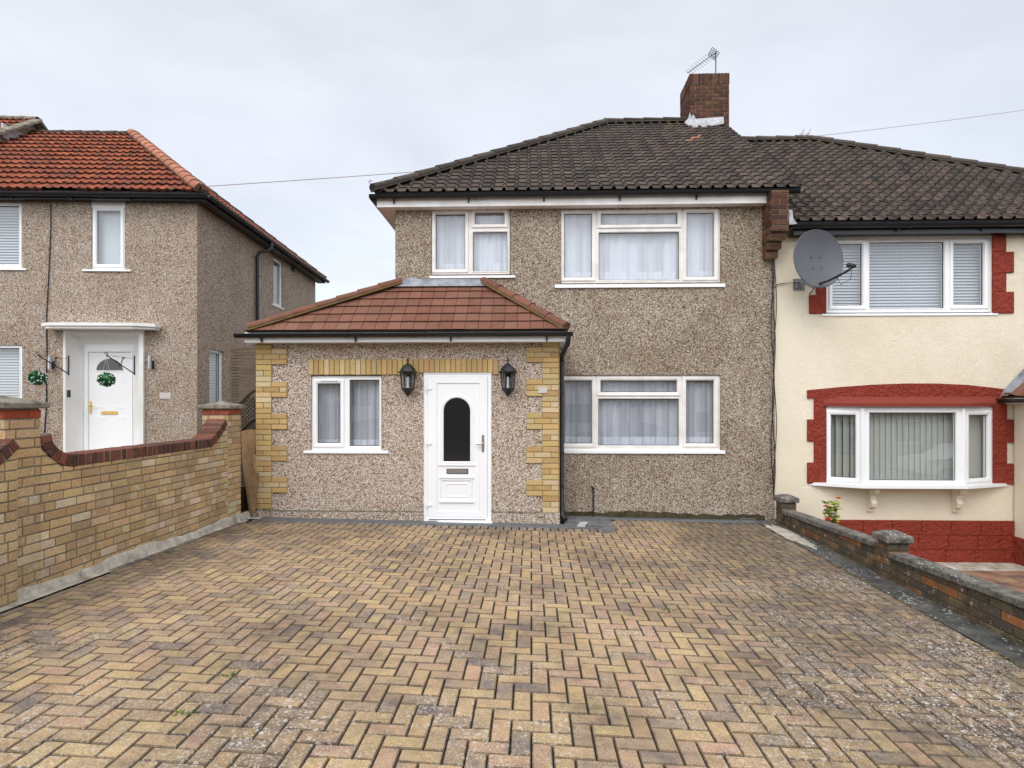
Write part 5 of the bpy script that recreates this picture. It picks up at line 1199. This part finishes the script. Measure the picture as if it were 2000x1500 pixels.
m2 = MB(MS); m2.plate(.25, dB-.25, -.6, zlt+.1, 0.0, .2, [sw1, sw2]); mb.v_off = 0
wl_ = mb.build('wall', M_left, K_); m2.build('side_wall', M_left, K_)
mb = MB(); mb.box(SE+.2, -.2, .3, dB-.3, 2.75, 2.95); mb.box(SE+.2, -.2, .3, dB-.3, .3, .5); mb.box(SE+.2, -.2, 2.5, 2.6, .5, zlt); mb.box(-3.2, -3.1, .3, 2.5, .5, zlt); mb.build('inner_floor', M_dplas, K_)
# roof
zle = LF(300, 374, -.22)[1]; dr = (dB)/2; zlr = LF(200, 263, dr)[1]; slh = LF(259, 262, dr)[0]; se = LF(394, 366, -.22)[0]
mb = MB()
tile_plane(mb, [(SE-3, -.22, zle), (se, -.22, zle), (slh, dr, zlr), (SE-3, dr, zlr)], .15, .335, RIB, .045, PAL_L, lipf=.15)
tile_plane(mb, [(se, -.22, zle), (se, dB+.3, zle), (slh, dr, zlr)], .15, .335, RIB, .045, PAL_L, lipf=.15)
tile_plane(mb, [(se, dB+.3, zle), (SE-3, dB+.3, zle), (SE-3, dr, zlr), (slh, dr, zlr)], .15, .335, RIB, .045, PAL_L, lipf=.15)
lr = mb.build('roof', M_roofl, K_)
mb = MB(); caps(mb, (se, -.22, zle+.06), (slh, dr, zlr+.07), .12, .36, [(.42, .17, .1), (.38, .15, .09)]); mb.build('hip_tile', M_hipr, lr, label='bright terracotta hip')
mb = MB(); caps(mb, (se, dB+.3, zle+.05), (slh, dr, zlr+.06), .10, .36, PAL_T); caps(mb, (slh+.05, dr, zlr+.03), (SE-3, dr, zlr+.03), .09, .4, PAL_T); mb.build('ridge_tile', M_hipg, lr)
mb = MB(); mb.tube([(se, -.25, zle), (se+.02, -.3, zle+.08), (se, -.31, zle+.12)], .02, 6); mb.build('hip_iron', M_black, lr)
zfl0 = LF(300, 391, -.16)[1]
mb = MB(); mb.box(SE-3, .24, -.18, -.16, zfl0, zle-.02); mb.box(.22, .24, -.16, dB+.2, zfl0, zle-.02); mb.box(SE-3, .22, -.16, 0.0, zfl0+.01, zfl0+.02); mb.box(0.0, .22, 0.0, dB+.2, zfl0+.01, zfl0+.02); mb.build('fascia', M_black, K_)
gutter(K_, (SE-3, -.24, zle-.05), (.29, -.24, zle-.05), .055); gutter(K_, (.30, -.24, zle-.05), (.30, dB+.25, zle-.05), .055, fdir=(-1, 0, 0))
pd = LS(498, 470)[0]
mb = MB(); mb.tube([(.30, pd+.15, zle-.1), (.30, pd+.15, zle-.22), (.26, pd+.08, zle-.3), (.10, pd, zle-.36), (.06, pd-.02, zle-.46), (.06, pd-.02, .3)], .036, 10)
for z in (zle-.5, 2.4, 1.2): mb.tube([(.06, pd-.02, z), (.06, pd-.02, z+.04)], .043, 10)
mb.build('downpipe', M_black, K_, smooth=True)
# windows
def ll(spec, d): 
    o = []
    for s in spec: a = lrect(*s[:4], d); o.append((*a, len(s) > 4))
    return o
m = MB(); hh = lrect(178.5, 394, 244.5, 405); m.box(hh[0], hh[1], .01, .1, hh[2], hh[3]); m.build('window_head', M_upvc, K_)
uw = lrect(179, 405, 244, 527.5, .03); ws = lambda x0, x1, y0, y1, pr=.06: (LF(x0, y0, -pr)[0], LF(x1, y0, -pr)[0], LF((x0+x1)/2, y1, -pr)[1], LF((x0+x1)/2, y0, -pr)[1], pr)
window(K_, uw, ll([(189, 412.5, 235.5, 516, 1)], .03), .03, sill=ws(158, 253, 525.5, 529))
window(K_, lrect(-70, 397, 43, 524, .03), ll([(-60, 402, 37, 515)], .03), .03, sill=ws(-80, 48, 523, 526.5))
window(K_, lrect(-70, 675, 44, 812, .03), ll([(-60, 680, 38, 806)], .03), .03)
window(K_, (sw1[0], sw1[1], sw1[2], sw1[3]), [(sw1[0]+.06, sw1[1]-.06, sw1[2]+.06, sw1[3]-.06)], .04, M=MS, sill=(sw1[0]-.08, sw1[1]+.08, sw1[2]-.04, sw1[2]-.01, .05))
window(K_, (sw2[0], sw2[1], sw2[2], sw2[3]), [(sw2[0]+.06, sw2[1]-.06, sw2[2]+.06, sw2[3]-.06)], .05, M=MS, sill=(sw2[0]-.02, sw2[1]+.02, sw2[2]-.05, sw2[2]-.01, .05))
ML = Matrix.Translation(C0) @ Matrix.Rotation(TL, 4, 'Z'); MSW = ML @ MS
def lblind(rect, y, lab, M=ML, pitch=.05): return blind('venetian_blind', rect, y, M, lab, pitch)
a = lrect(-66, 400, 42, 520); lblind((a[0], a[1], a[2], a[3]), .16, 'white slatted blind in the upstairs window cut by the left edge of the photo')
a = lrect(-66, 678, 42, 810); lblind((a[0], a[1], a[2], a[3]), .16, 'white slatted blind in the ground-floor window left of the white door surround')
lblind((sw1[0]+.04, sw1[1]-.04, sw1[2]+.04, sw1[3]-.04), .14, 'white blind in the upstairs side window of the left-hand house', MSW)
lblind((sw2[0]+.04, sw2[1]-.04, sw2[2]+.04, sw2[3]-.04), .14, 'grey-looking blind in the ground-floor side window above the garden wall', MSW)
m = MB(ML); a = lrect(184, 408, 240, 522, .13); m.box(a[0], a[1], .15, .155, a[2], a[3]); tag(m.build('roller_blind', M_slat), 'plain pale roller blind in the narrow window above the door surround', 'blind')
m = MB(); a0 = LS(569, 525); m.box(-.001, .02, a0[0], a0[0]+.2, a0[1]-.05, a0[1]+.12, ch=.003); m.build('air_vent', M_dark, K_)
# cable crack line down the front
mb = MB(ML); rn = random.Random(2); pts = []
for (px, py) in ((99, 398), (99, 440), (97, 500), (94, 560), (91, 610), (91, 660), (92, 700), (90, 740), (91, 790), (86, 850)): x_, z_ = LF(px, py, -.012); pts.append((x_, -.012, z_))
mb.tube(pts, .009, 5); tag(mb.build('cable', M_black, smooth=True), 'thin black cable running down the front wall of the left-hand house', 'cable')
# door surround with concave reveals, canopy, door
so = lrect(127, 645, 283, 1000); si = lrect(162, 672, 262, 1000, .2)
m = MB(); z0_ = .45; m_n = 7
sec = []
for k in range(m_n+1):
    t = k/m_n*math.pi/2; y = -.05+.25*math.sin(t); f = 1-math.cos(t); sec.append((y, .06+ (1-.06)*f if k else .06))
sec = [(0.0, 0.0), (-.05, 0.0), (-.05, .25)]+[(-.05+.25*math.sin(k/6*math.pi/2), .25+.75*(1-math.cos(k/6*math.pi/2))) for k in range(1, 7)]
vs = []
for (y, f) in sec:
    xa1 = so[0]+(si[0]-so[0])*f; xb1 = so[1]+(si[1]-so[1])*f; zz1 = so[3]+(si[3]-so[3])*f; vs += [(xa1, y, z0_), (xa1, y, zz1), (xb1, y, zz1), (xb1, y, z0_)]
m.add(vs, [[r*4+i, r*4+i+1, (r+1)*4+i+1, (r+1)*4+i] for r in range(len(sec)-1) for i in range(3)]); m.build('door_surround', M_smooth, K_, smooth=True, sharp=35)
c0_ = LF(80, 640, -.28); c1_ = LF(294, 640, -.28); zc0_, zc1_ = LF(180, 642, -.25)[1], LF(180, 631, -.25)[1]
m = MB(); xa1, xb1 = c0_[0], c1_[0]; pl = [(xa1+.0, .0), (xa1+.0, -.2), (xa1+.12, -.30), (xb1-.3, -.30), (xb1, -.16), (xb1, .0)]
m.prism([(x, y, zc0_) for x, y in pl], (0, 0, 1), (zc1_-zc0_)*.45); m.prism([(x+(-.03 if x < -2.5 else .03), y-(.03 if y < 0 else 0), zc0_+(zc1_-zc0_)*.45) for x, y in pl], (0, 0, 1), (zc1_-zc0_)*.55); m.build('door_canopy', M_smooth, K_)
dd = .21
fr = lrect(160.5, 676, 264, 1000, dd); fr = (fr[0], fr[1], .5, fr[3]); lf_ = lrect(172.5, 688, 256, 1000, dd); lf_ = (lf_[0], lf_[1], .53, lf_[3])
m = MB(); m.plate(fr[0]-.05, fr[1]+.06, .45, fr[3]+.09, dd, dd+.06, [(lf_[0], lf_[1], .53, lf_[3])]); m.sweep(lf_[0], lf_[1], .53, lf_[3], [(0, dd+.02), (.004, dd-.012), (.03, dd-.016), (.034, dd)]); dfm = m.build('door_frame', M_upvc, K_)
m = MB(); m.box(lf_[0]+.004, lf_[1]-.004, dd+.012, dd+.055, .535, lf_[3]-.004); yd = dd+.012
wl = lf_[1]-lf_[0]
fan = LF(212, 724, dd); frx = (LF(240.5, 724, dd)[0]-LF(187, 724, dd)[0])/2; cxf = (LF(240.5, 724, dd)[0]+LF(187, 724, dd)[0])/2; frz = LF(212, 700, dd)[1]-fan[1]
arc = [(cxf-frx*math.cos(math.pi*k/18), yd-.003, fan[1]+frz*math.sin(math.pi*k/18)) for k in range(19)]
m.tube(arc+[arc[0]], .008, 6)
for (py0, py1) in ((739, 744), (792, 797), (815, 820), (872, 877)):
    for (qa, qb) in ((186, 206), (223, 244)):
        a = lrect(qa, py0, qb, py1, dd); m.prism([(a[0], yd-.004, a[3]), (a[1], yd-.004, a[3]), (a[1]-.03, yd-.004, a[2]), (a[0]+.03, yd-.004, a[2])] if py0 not in (792, 872) else [(a[0]+.03, yd-.004, a[3]), (a[1]-.03, yd-.004, a[3]), (a[1], yd-.004, a[2]), (a[0], yd-.004, a[2])], (0, 1, 0), .006)
dl = m.build('door_leaf', M_whitep, dfm)
m = MB(); m.prism(arc, (0, 1, 0), .004); m.build('fanlight_pane', M_obsc, dl)
m = MB(); a = lrect(197, 803, 229.5, 809.5, dd); m.box(a[0], a[1], yd-.012, yd+.001, a[2], a[3], 0, ch=.003); m.build('letter_plate', M_brass, dl)
m = MB(); a = lrect(174.5, 783, 178.5, 807.5, dd); m.box(a[0], a[1], yd-.012, yd+.001, a[2], a[3], 0, ch=.003); hz = (a[2]+a[3])/2+.02; hx = (a[0]+a[1])/2; m.tube([(hx, yd-.01, hz), (hx, yd-.05, hz), (hx+.04, yd-.055, hz), (hx+.09, yd-.05, hz)], .009, 8); m.build('handle', M_brass, dl, smooth=True)
m = MB(); m.box(so[0], so[1], -.3, .2, .2, .45); m.build('door_step', M_conc, K_)
# doorbell, wall lights, plaque
def fit(name, px, py, d, fn, label, cat, group=None):
    x_, z_ = LF(px, py, d); r = empty(name, toW((x_, d, z_)), label, cat, group, rz=TL, local=True); fn(r); return r
def bell(r):
    m = MB(); m.box(-.028, .028, -.03, 0, -.065, .065, 0, ch=.006); m.build('body', M_black, r); m = MB(); m.tube([(0, -.03, -.03), (0, -.034, -.03)], .016, 12); m.build('button', M_dark, r)
fit('video_doorbell', 135.5, 769, -.051, bell, 'black doorbell on the left side of the white door surround', 'doorbell')
def wlight(r):
    m = MB(); m.tube([(0, -.08, -.11), (0, -.08, .12)], .032, 14); m.build('tube_shade', M_steel, r, smooth=True); m = MB(); m.box(-.03, .03, -.03, 0, -.1, .03, 0, ch=.004); m.box(-.02, .02, -.08, -.02, -.06, -.02, 0, ch=.003); m.build('back_plate', M_blackm, r); m = MB(); m.tube([(0, -.08, -.105), (0, -.08, -.135)], .026, 12); m.build('diffuser', M_glassd, r)
fit('wall_light', 298, 708, 0, wlight, 'steel tube wall light on the pebbledash right of the white door surround', 'wall light', 'steel tube wall lights beside the white door surround')
fit('wall_light', 104, 709, 0, wlight, 'steel tube wall light left of the white door surround, behind a bracket', 'wall light', 'steel tube wall lights beside the white door surround')
def plq(r): m = MB(); m.box(-.10, .10, -.012, 0, -.055, .055, 0, ch=.004); m.build('plate', M_plate, r)
fit('house_plaque', 323, 773, 0, plq, 'small pale blank plaque on the pebbledash near the corner of the left-hand house', 'plaque')
# hanging-basket brackets and topiary balls
def bracket(px, label):
    xw, zw = LF(px, 714, -.05); r = empty('basket_bracket', toW((xw, -.05, zw)), label, 'bracket', 'black basket brackets either side of the white door', rz=TL, local=True); zw = 0
    out = -.42; m = MB(); dx = -.22
    e = Vector((dx, out, .15))
    m.box(-.011, .011, -.012, 0, -.17, .18, 0); m.tube([(0, -.006, .12), e], .0035, 6); m.tube([(0, -.006, -.145), (dx*.5, out*.5, -.0), e], .0095, 6)
    m.tube([(dx*.5, out*.5, .0), (dx*.42, out*.42, .13)], .008, 6)
    for (c_, rr) in ((e+Vector((0, 0, .02)), .03), (Vector((dx*.40, out*.40, .12)), .02), (Vector((dx*.55, out*.55, -.02)), .015)):
        m.tube([c_+Vector((dx, out, 0)).normalized()*math.cos(k/8*5.2)*rr*(1-k*.06)+Vector((0, 0, 1))*math.sin(k/8*5.2)*rr*(1-k*.06) for k in range(9)], .007, 5)
    m.build('bracket_arm', M_blackm, r); return toW((xw+e.x, -.05+e.y, e.z+LF(px, 714, -.05)[1]))
e1 = bracket(134.5, 'black wrought bracket at the left edge of the white door surround'); e2 = bracket(263, 'black wrought bracket at the right side of the white door surround')
def ball(e, pxc, pyc, label):
    # centre hangs under the bracket end
    D_ = e.y; x_, z_ = W(pxc, pyc, D_); c_ = Vector((e.x, e.y, z_)); r = empty('hanging_topiary_ball', c_, label, 'hanging plant', 'artificial topiary balls hanging from the brackets', local=True)
    m = MB(); rn = random.Random(int(pxc)); RB = .145; m.lathe([(0.001, -.108), (.06, -.09), (.10, -.04), (.108, .02), (.075, .08), (.001, .105)], n=14); m.build('core', M_box, r)
    m = MB(); fl = MB()
    for k in range(420):
        z = rn.uniform(-1, 1); an = rn.uniform(0, 6.283); s_ = math.sqrt(1-z*z); d = Vector((s_*math.cos(an), s_*math.sin(an), z*.88)); 
        for _ in range(2): leaf(m, d*.075, d+Vector((rn.uniform(-.35, .35), rn.uniform(-.35, .35), rn.uniform(-.35, .35))), rn.uniform(.05, .075), .02, curl=.15)
        if k % 9 == 0: fl.lathe([(0.001, -.010), (.009, -.003), (.008, .006), (.001, .011)], c=d*(RB-.002), n=7)
    m.build('leaves', M_box, r); fl.build('white_buds', M_wfl, r)
    m = MB(); top = e-c_
    for k in range(3): an = k*2.1; m.tube([Vector((math.cos(an)*.06, math.sin(an)*.06, .1)), top], .0022, 4)
    m.build('hanger', M_flash, r)
ball(e1, 97, 738, 'round green topiary ball with white buds hanging left of the white door surround'); ball(e2, 231.5, 741, 'round green topiary ball with white buds hanging in front of the white door')

# leafy plant behind the garden wall
PL = empty('garden_plant', (-4.75, 5.6, .4), 'green strap-leaved plant peeping over the garden wall below the door', 'plant')
yy = 6.2; x_, z_ = W(145, 886, yy)
m = MB(); rn = random.Random(12)
for k in range(26):
    an = rn.uniform(0, 6.28); leaf(m, (x_+.15+rn.uniform(-.12, .12), yy+rn.uniform(-.2, .2), z_-.16), (math.cos(an)*.7, math.sin(an)*.7, .55), rn.uniform(.18, .27), .04, curl=.3)
m.build('leaves', M_leaf, PL); m = MB(); m.tube([(x_+.15, yy, .4), (x_+.15, yy, z_-.14)], .02, 6); m.build('stem', M_weed, PL)

# next house beyond the left edge: higher roof with a verge
NHS = empty('neighbouring_house', toW((SE-.5, 2, 0)), 'roof end of a further house stepping up above the orange roof at the left edge', 'house', rz=TL, local=True)
o_ = Vector((SE-.5, 2, 0)); d_r = dr
def q3(px, py, d): x, z = LF(px, py, d); return Vector((x, d, z))-o_
zn = LF(40, 235, d_r)[1]; xn = LF(70, 235, d_r)[0]; slp = (zlr-zle)/(dr+.22); y_e = -.2
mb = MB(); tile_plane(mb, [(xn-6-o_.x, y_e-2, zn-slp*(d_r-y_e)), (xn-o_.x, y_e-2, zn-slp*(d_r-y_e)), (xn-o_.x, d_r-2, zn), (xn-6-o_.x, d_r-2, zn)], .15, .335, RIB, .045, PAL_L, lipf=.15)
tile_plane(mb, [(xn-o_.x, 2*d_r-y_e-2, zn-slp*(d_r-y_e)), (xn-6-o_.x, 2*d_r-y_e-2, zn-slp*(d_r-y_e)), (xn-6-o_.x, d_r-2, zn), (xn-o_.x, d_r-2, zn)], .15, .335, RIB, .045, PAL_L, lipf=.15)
nr = mb.build('roof', M_roofl, NHS)
mb = MB(); A0 = Vector((xn+.03-o_.x, d_r-2, zn+.03)); A1 = Vector((xn+.03-o_.x, y_e-2, zn-slp*(d_r-y_e)+.03)); A2 = Vector((xn+.03-o_.x, 2*d_r-y_e-2, zn-slp*(d_r-y_e)+.03))
caps(mb, A1, A0, .11, .4, PAL_T, .4); caps(mb, A2, A0, .11, .4, PAL_T, .4); caps(mb, A0-Vector((6, 0, 0)), A0, .10, .4, PAL_T); mb.build('verge_tile', M_cap, nr)
mb = MB(); x1_ = xn-.08-o_.x; mb.prism([(x1_, y_e-2+.1, zn-slp*(d_r-y_e)-.8), (x1_, y_e-2+.1, zn-slp*(d_r-y_e)-.03), (x1_, d_r-2, zn-.05), (x1_, 2*d_r-y_e-2, zn-slp*(d_r-y_e)-.03), (x1_, 2*d_r-y_e-2, zn-slp*(d_r-y_e)-.8)], (-1, 0, 0), .15); mb.build('gable', M_main, NHS)
mb = MB(); x2_ = xn-.06-o_.x; mb.obox((x2_, d_r-2.55, zn-slp*.55-.24), (1, 0, 0), (0, 1, 0), (0, 0, 1), .02, .33, .16); mb.build('flashing', M_flash, NHS)
mb = MB(); mb.box(xn-6-o_.x, x1_-.15, -2, dB-2, -.6, zn-slp*(d_r-y_e)-.05); mb.build('wall', M_left, NHS)

# ================================================================== side passage: fence, trellis gate, boards
FE = empty('slatted_fence', (-4.6, 9.9, 0), 'weathered horizontal slat fence between the left-hand house and the extension', 'fence')
YFn = 9.8; xf_, zf_ = W(449, 678, YFn); xf2 = W(512, 678, YFn)[0]; mb = MB(); z = W(470, 792, YFn)[1]
while z < zf_-.03:
    h = .05; mb.box(xf_, xf2, YFn+rnd.uniform(0, .006), YFn+.03, z, z+h-.008, 0, ch=.002); z += h
mb.build('slats', M_fence, FE); mb = MB(); mb.box(xf_+.02, xf_+.1, YFn+.031, YFn+.1, 0, zf_-.02); mb.box(xf2-.1, xf2-.02, YFn+.031, YFn+.1, 0, zf_-.02); mb.build('post', M_fence, FE)
TG = empty('trellis_gate', (-4.1, 9.0, 0), 'dark trellis-topped gate with a curved top in the side passage', 'gate')
YT = 8.55; x0_ = W(452, 800, YT)[0]; x1_ = W(503, 800, YT)[0]; zl_, zr_ = W(470, 797, YT)[1], W(500, 762, YT)[1]
top_ = lambda t: zl_+(zr_-zl_)*(t*t*(3-2*t)); bot_ = lambda t: top_(t)-.42
mb = MB(); 
for fn in (top_, bot_): mb.tube([(x0_+(x1_-x0_)*k/12, YT, fn(k/12)) for k in range(13)], .022, 6)
mb.build('curved_rail', M_darkw, TG)
mb = MB(); wd = x1_-x0_
for s_ in (-1, 1):
    u = -.6
    while u < wd+.6:
        pts = []
        for k in range(25):
            v = k/24*.62; x = u+s_*v+(.6 if s_ < 0 else -.3); t = x/wd
            if 0 <= t <= 1:
                z = zl_-.46+v
                if bot_(t) <= z <= top_(t): pts.append((x0_+x, YT+.006*s_, z))
        if len(pts) > 1: mb.obox((Vector(pts[0])+Vector(pts[-1]))/2, (Vector(pts[-1])-Vector(pts[0])).normalized(), (0, 1, 0), Vector((-s_, 0, 1)).normalized(), (Vector(pts[-1])-Vector(pts[0])).length/2, .004, .009)
        u += .062
mb.build('trellis_panel', M_darkw, TG)
mb = MB(); mb.prism([(x0_, YT, .03), (x1_, YT, .03)]+[(x0_+(x1_-x0_)*k/12, YT, bot_(k/12)-.02) for k in range(12, -1, -1)], (0, 1, 0), .03); mb.build('lower_panel', M_darkw, TG)
def boardq(pts, y0, y1, th, mat, name, label, grp='boards leaning in the side passage'):
    # quadrilateral in the picture leaning back: bottom nearer, top further
    P4 = []
    for (px, py, top) in pts: y = y1 if top else y0; x, z = W(px, py, y); P4.append(Vector((x, y, z)))
    mn = min(p.z for p in P4)
    m = MB(); m.prism(P4, Vector((0, -1, 0)), th); o = m.build(name, mat); tag(o, label, 'board', grp); return o
boardq([(489, 1010, 0), (493, 1008, 0), (502, 840, 1), (490, 838, 1), (472, 842, 1), (474, 900, 1)], 8.05, 8.35, .018, M_board, 'leaning_board', 'tallest brown board leaning in the gap between the garden wall and the extension')
boardq([(493, 1004, 0), (499, 1002, 0), (505, 922, 1), (482, 928, 1)], 8.0, 8.1, .02, M_board, 'leaning_board', 'shorter brown board in front of the tall one in the gap beside the extension')
boardq([(498, 965, 0), (504, 965, 0), (504, 888, 1), (496, 888, 1)], 8.2, 8.24, .03, M_pine, 'timber_offcut', 'upright pale timber offcut against the side of the extension')

# ================================================================== overhead wires, birds, weeds
def wire(name, A, B, sag, label, r=.0075):
    A, B = Vector(A), Vector(B); m = MB(); m.tube([A.lerp(B, t/40)-Vector((0, 0, sag*4*(t/40)*(1-t/40))) for t in range(41)], r, 5); return tag(m.build(name, M_redb if False else M_wire, smooth=True), label, 'wire', 'overhead wires')
M_wire, *_ = base('faded_reddish_cable', (.36, .28, .30), .7)
p3 = lambda px, py, Y: (W(px, py, Y)[0], Y, W(px, py, Y)[1])
wire('overhead_wire', p3(403, 364, 10.0), p3(2150, 192, 20), .25, 'thin overhead wire crossing the sky from the left-hand roof corner past the chimney')
wire('overhead_wire', p3(1935, 341, 30), p3(2100, 351, 30), .0, 'short thin wire low in the sky at the right edge above the hip')
def bird(px, py, label):
    x, z = W(px, py, Yr); r = empty('bird', (x, Yr, z), label, 'bird', 'two pale birds perched on the ridge', rz=rnd.uniform(-.3, .3), local=True)
    m = MB(); m.tube([(-.15, 0, -.03), (-.09, 0, .01), (-.03, 0, .055), (.03, 0, .105), (.06, 0, .15), (.068, 0, .18), (.085, 0, .195), (.115, 0, .19)], [.008, .02, .042, .048, .032, .026, .024, .004], 10); m.build('body', M_bird, r, smooth=True)
    m = MB()
    for s in (-1, 1): m.tube([(-.0, s*.02, .05), (0.0, s*.02, -.03)], .004, 5)
    m.build('legs', M_orange, r)
bird(1560, 273, 'left of two pale birds perched on the ridge of the right-hand roof'); bird(1573.5, 271, 'right of two pale birds perched on the ridge of the right-hand roof')
spots = [(222, 1119, 'large'), (322, 1080, 'large'), (415, 1073, 'small'), (95, 1165, 'small'), (50, 1252, 'small'), (365, 1395, 'large'), (447, 1320, 'large'), (1142, 1130, 'large'), (1228, 1140, 'large'), (1306, 1191, 'large'), (1468, 1240, 'small'), (1543, 1180, 'small'), (1310, 1070, 'small'), (580, 1100, 'small')]
where = ['beside the pale concrete strip halfway along the garden wall', 'on the left edge of the drive further up beside the garden wall', 'near the top left corner of the drive', 'at the near end of the pale concrete strip', 'at the left edge of the photo on the drive', 'in the joints at the lower left of the drive', 'left of centre on the near drive, yellowing', 'in a joint right of centre in front of the door', 'just right of the centre of the drive', 'right of centre, on the middle of the drive', 'on the right half of the drive', 'near the dark edge path on the right', 'below the wide downstairs window', 'in front of the small window of the extension']
for (px, py, sz), wh in zip(spots, where):
    d = ray(px, py); t = 1
    for _ in range(30): p = Vector((0, 0, CAMH))+d*t; t += (p.z-zg(p.x, p.y))/-d.z
    p = Vector((0, 0, CAMH))+d*t; m = MB(); s_ = 1 if sz == 'large' else .55
    for k in range(14 if sz == 'large' else 8):
        an = rnd.uniform(0, 6.28); leaf(m, (rnd.uniform(-.05, .05)*s_, rnd.uniform(-.012, .012), -.004), (math.cos(an), math.sin(an), rnd.uniform(.25, 1.1)), rnd.uniform(.02, .045)*s_, .010, curl=.3)
    o = m.build('weed', M_weed); o.location = p; tag(o, sz+' green weed '+wh, 'weed', 'weeds growing in the paving joints')

# ================================================================== across the street (seen only as reflections in the glass)
def simple_house(x0, col, label):
    r = empty('facing_house', (x0, -15, ZS(x0+3)+.15), label, 'house', 'houses across the street', local=True); m = MB()
    wins = [(.8, 2.4, .8, 2.1), (3.6, 5.4, .8, 2.1), (.8, 2.4, 3.5, 4.7), (3.6, 5.4, 3.5, 4.7)]
    Mx = Matrix(((-1, 0, 0, 6.2), (0, -1, 0, 0), (0, 0, 1, 0), (0, 0, 0, 1))); m = MB(Mx); m.plate(0, 6.2, 0, 5.2, 0, .2, wins); m.M = None; m.box(0, 6.2, -7, -.2, 0, 5.2); m.build('wall', col, r)
    m = MB(); m.prism([(-.3, .3, 5.1), (-.3, -7.3, 5.1), (-.3, -3.5, 7.8)], (1, 0, 0), 6.8); m.build('roof', M_roof, r)
    for w_ in wins:
        m = MB(Mx); m.plate(*w_, .05, .1, [(w_[0]+.1, (w_[0]+w_[1])/2-.05, w_[2]+.1, w_[3]-.1), ((w_[0]+w_[1])/2+.05, w_[1]-.1, w_[2]+.1, w_[3]-.1)]); m.build('window', M_upvc, r); m = MB(Mx); m.box(w_[0], w_[1], .11, .12, w_[2], w_[3]); m.build('pane', M_obsc, r)
cols = [M_cream, M_main, M_smooth, M_cream, M_left, M_main]
lab = ['cream rendered', 'brown pebbledashed', 'white rendered', 'pale cream', 'pinkish pebbledashed', 'dark pebbledashed']
for k in range(6): simple_house(-14+k*7.4, cols[k], lab[k]+' house across the street, number '+['one', 'two', 'three', 'four', 'five', 'six'][k]+' of the row from the left')
def car(x, y, paint, label):
    r = empty('parked_car', (x, y, ZS(x)), label, 'car', 'cars parked in the street', local=True); r.rotation_euler = (0, math.atan(.065), 0)
    side = [(-2.0, .35), (-2.05, .6), (-1.95, .85), (-1.1, .98), (-.45, 1.42), (.1, 1.5), (1.0, 1.46), (1.65, 1.15), (1.95, .95), (2.0, .6), (1.95, .35)]
    m = MB(); n = len(side); rows = [(-.84, .94), (-.86, 1), (-.7, 1.0), (.7, 1.0), (.86, 1), (.84, .94)]
    vs = []
    for (yy, k) in rows:
        for (sx, sz) in side: f = (1-.16*max(0, (sz-.95)/.5)); vs.append((sx*(.97 if abs(yy) > .8 else 1), yy*f, sz*(k if sz > .9 else 1)))
    m.add(vs, [[j*n+i, j*n+i+1, (j+1)*n+i+1, (j+1)*n+i] for j in range(len(rows)-1) for i in range(n-1)]+[list(range(n)), [(len(rows)-1)*n+i for i in range(n)]]); m.build('body', paint, r, smooth=True)
    for s in (-1, 1):
        m = MB(); m.prism([(-.95, s*.835, 1.0), (-.42, s*.775, 1.36), (.3, s*.775, 1.4), (.3, s*.835, 1.0)], (0, s, 0), .02); m.build('side_window', M_obsc, r)
        m = MB(); m.prism([(.38, s*.835, 1.0), (.38, s*.775, 1.4), (1.0, s*.775, 1.38), (1.45, s*.835, 1.05)], (0, s, 0), .02); m.build('side_window', M_obsc, r)
    for sx in (-1.25, 1.3):
        for s in (-1, 1): m = MB(); m.tube([(sx, s*.7, .31), (sx, s*.88, .31)], .31, 20); wh_ = m.build('wheel', M_dark, r); m = MB(); m.tube([(sx, s*.86, .31), (sx, s*.89, .31)], .2, 12); m.build('rim', M_steel, wh_)
M_cw, *_ = base('white_car_paint', (.75, .76, .78), .2, coat=.5); M_ck, *_ = base('dark_car_paint', (.02, .022, .03), .2, coat=.5)
car(15.9, -4.9, M_cw, 'white hatchback parked in the street behind the camera'); car(3.6, -4.9, M_ck, 'dark hatchback parked in the street opposite the drive')
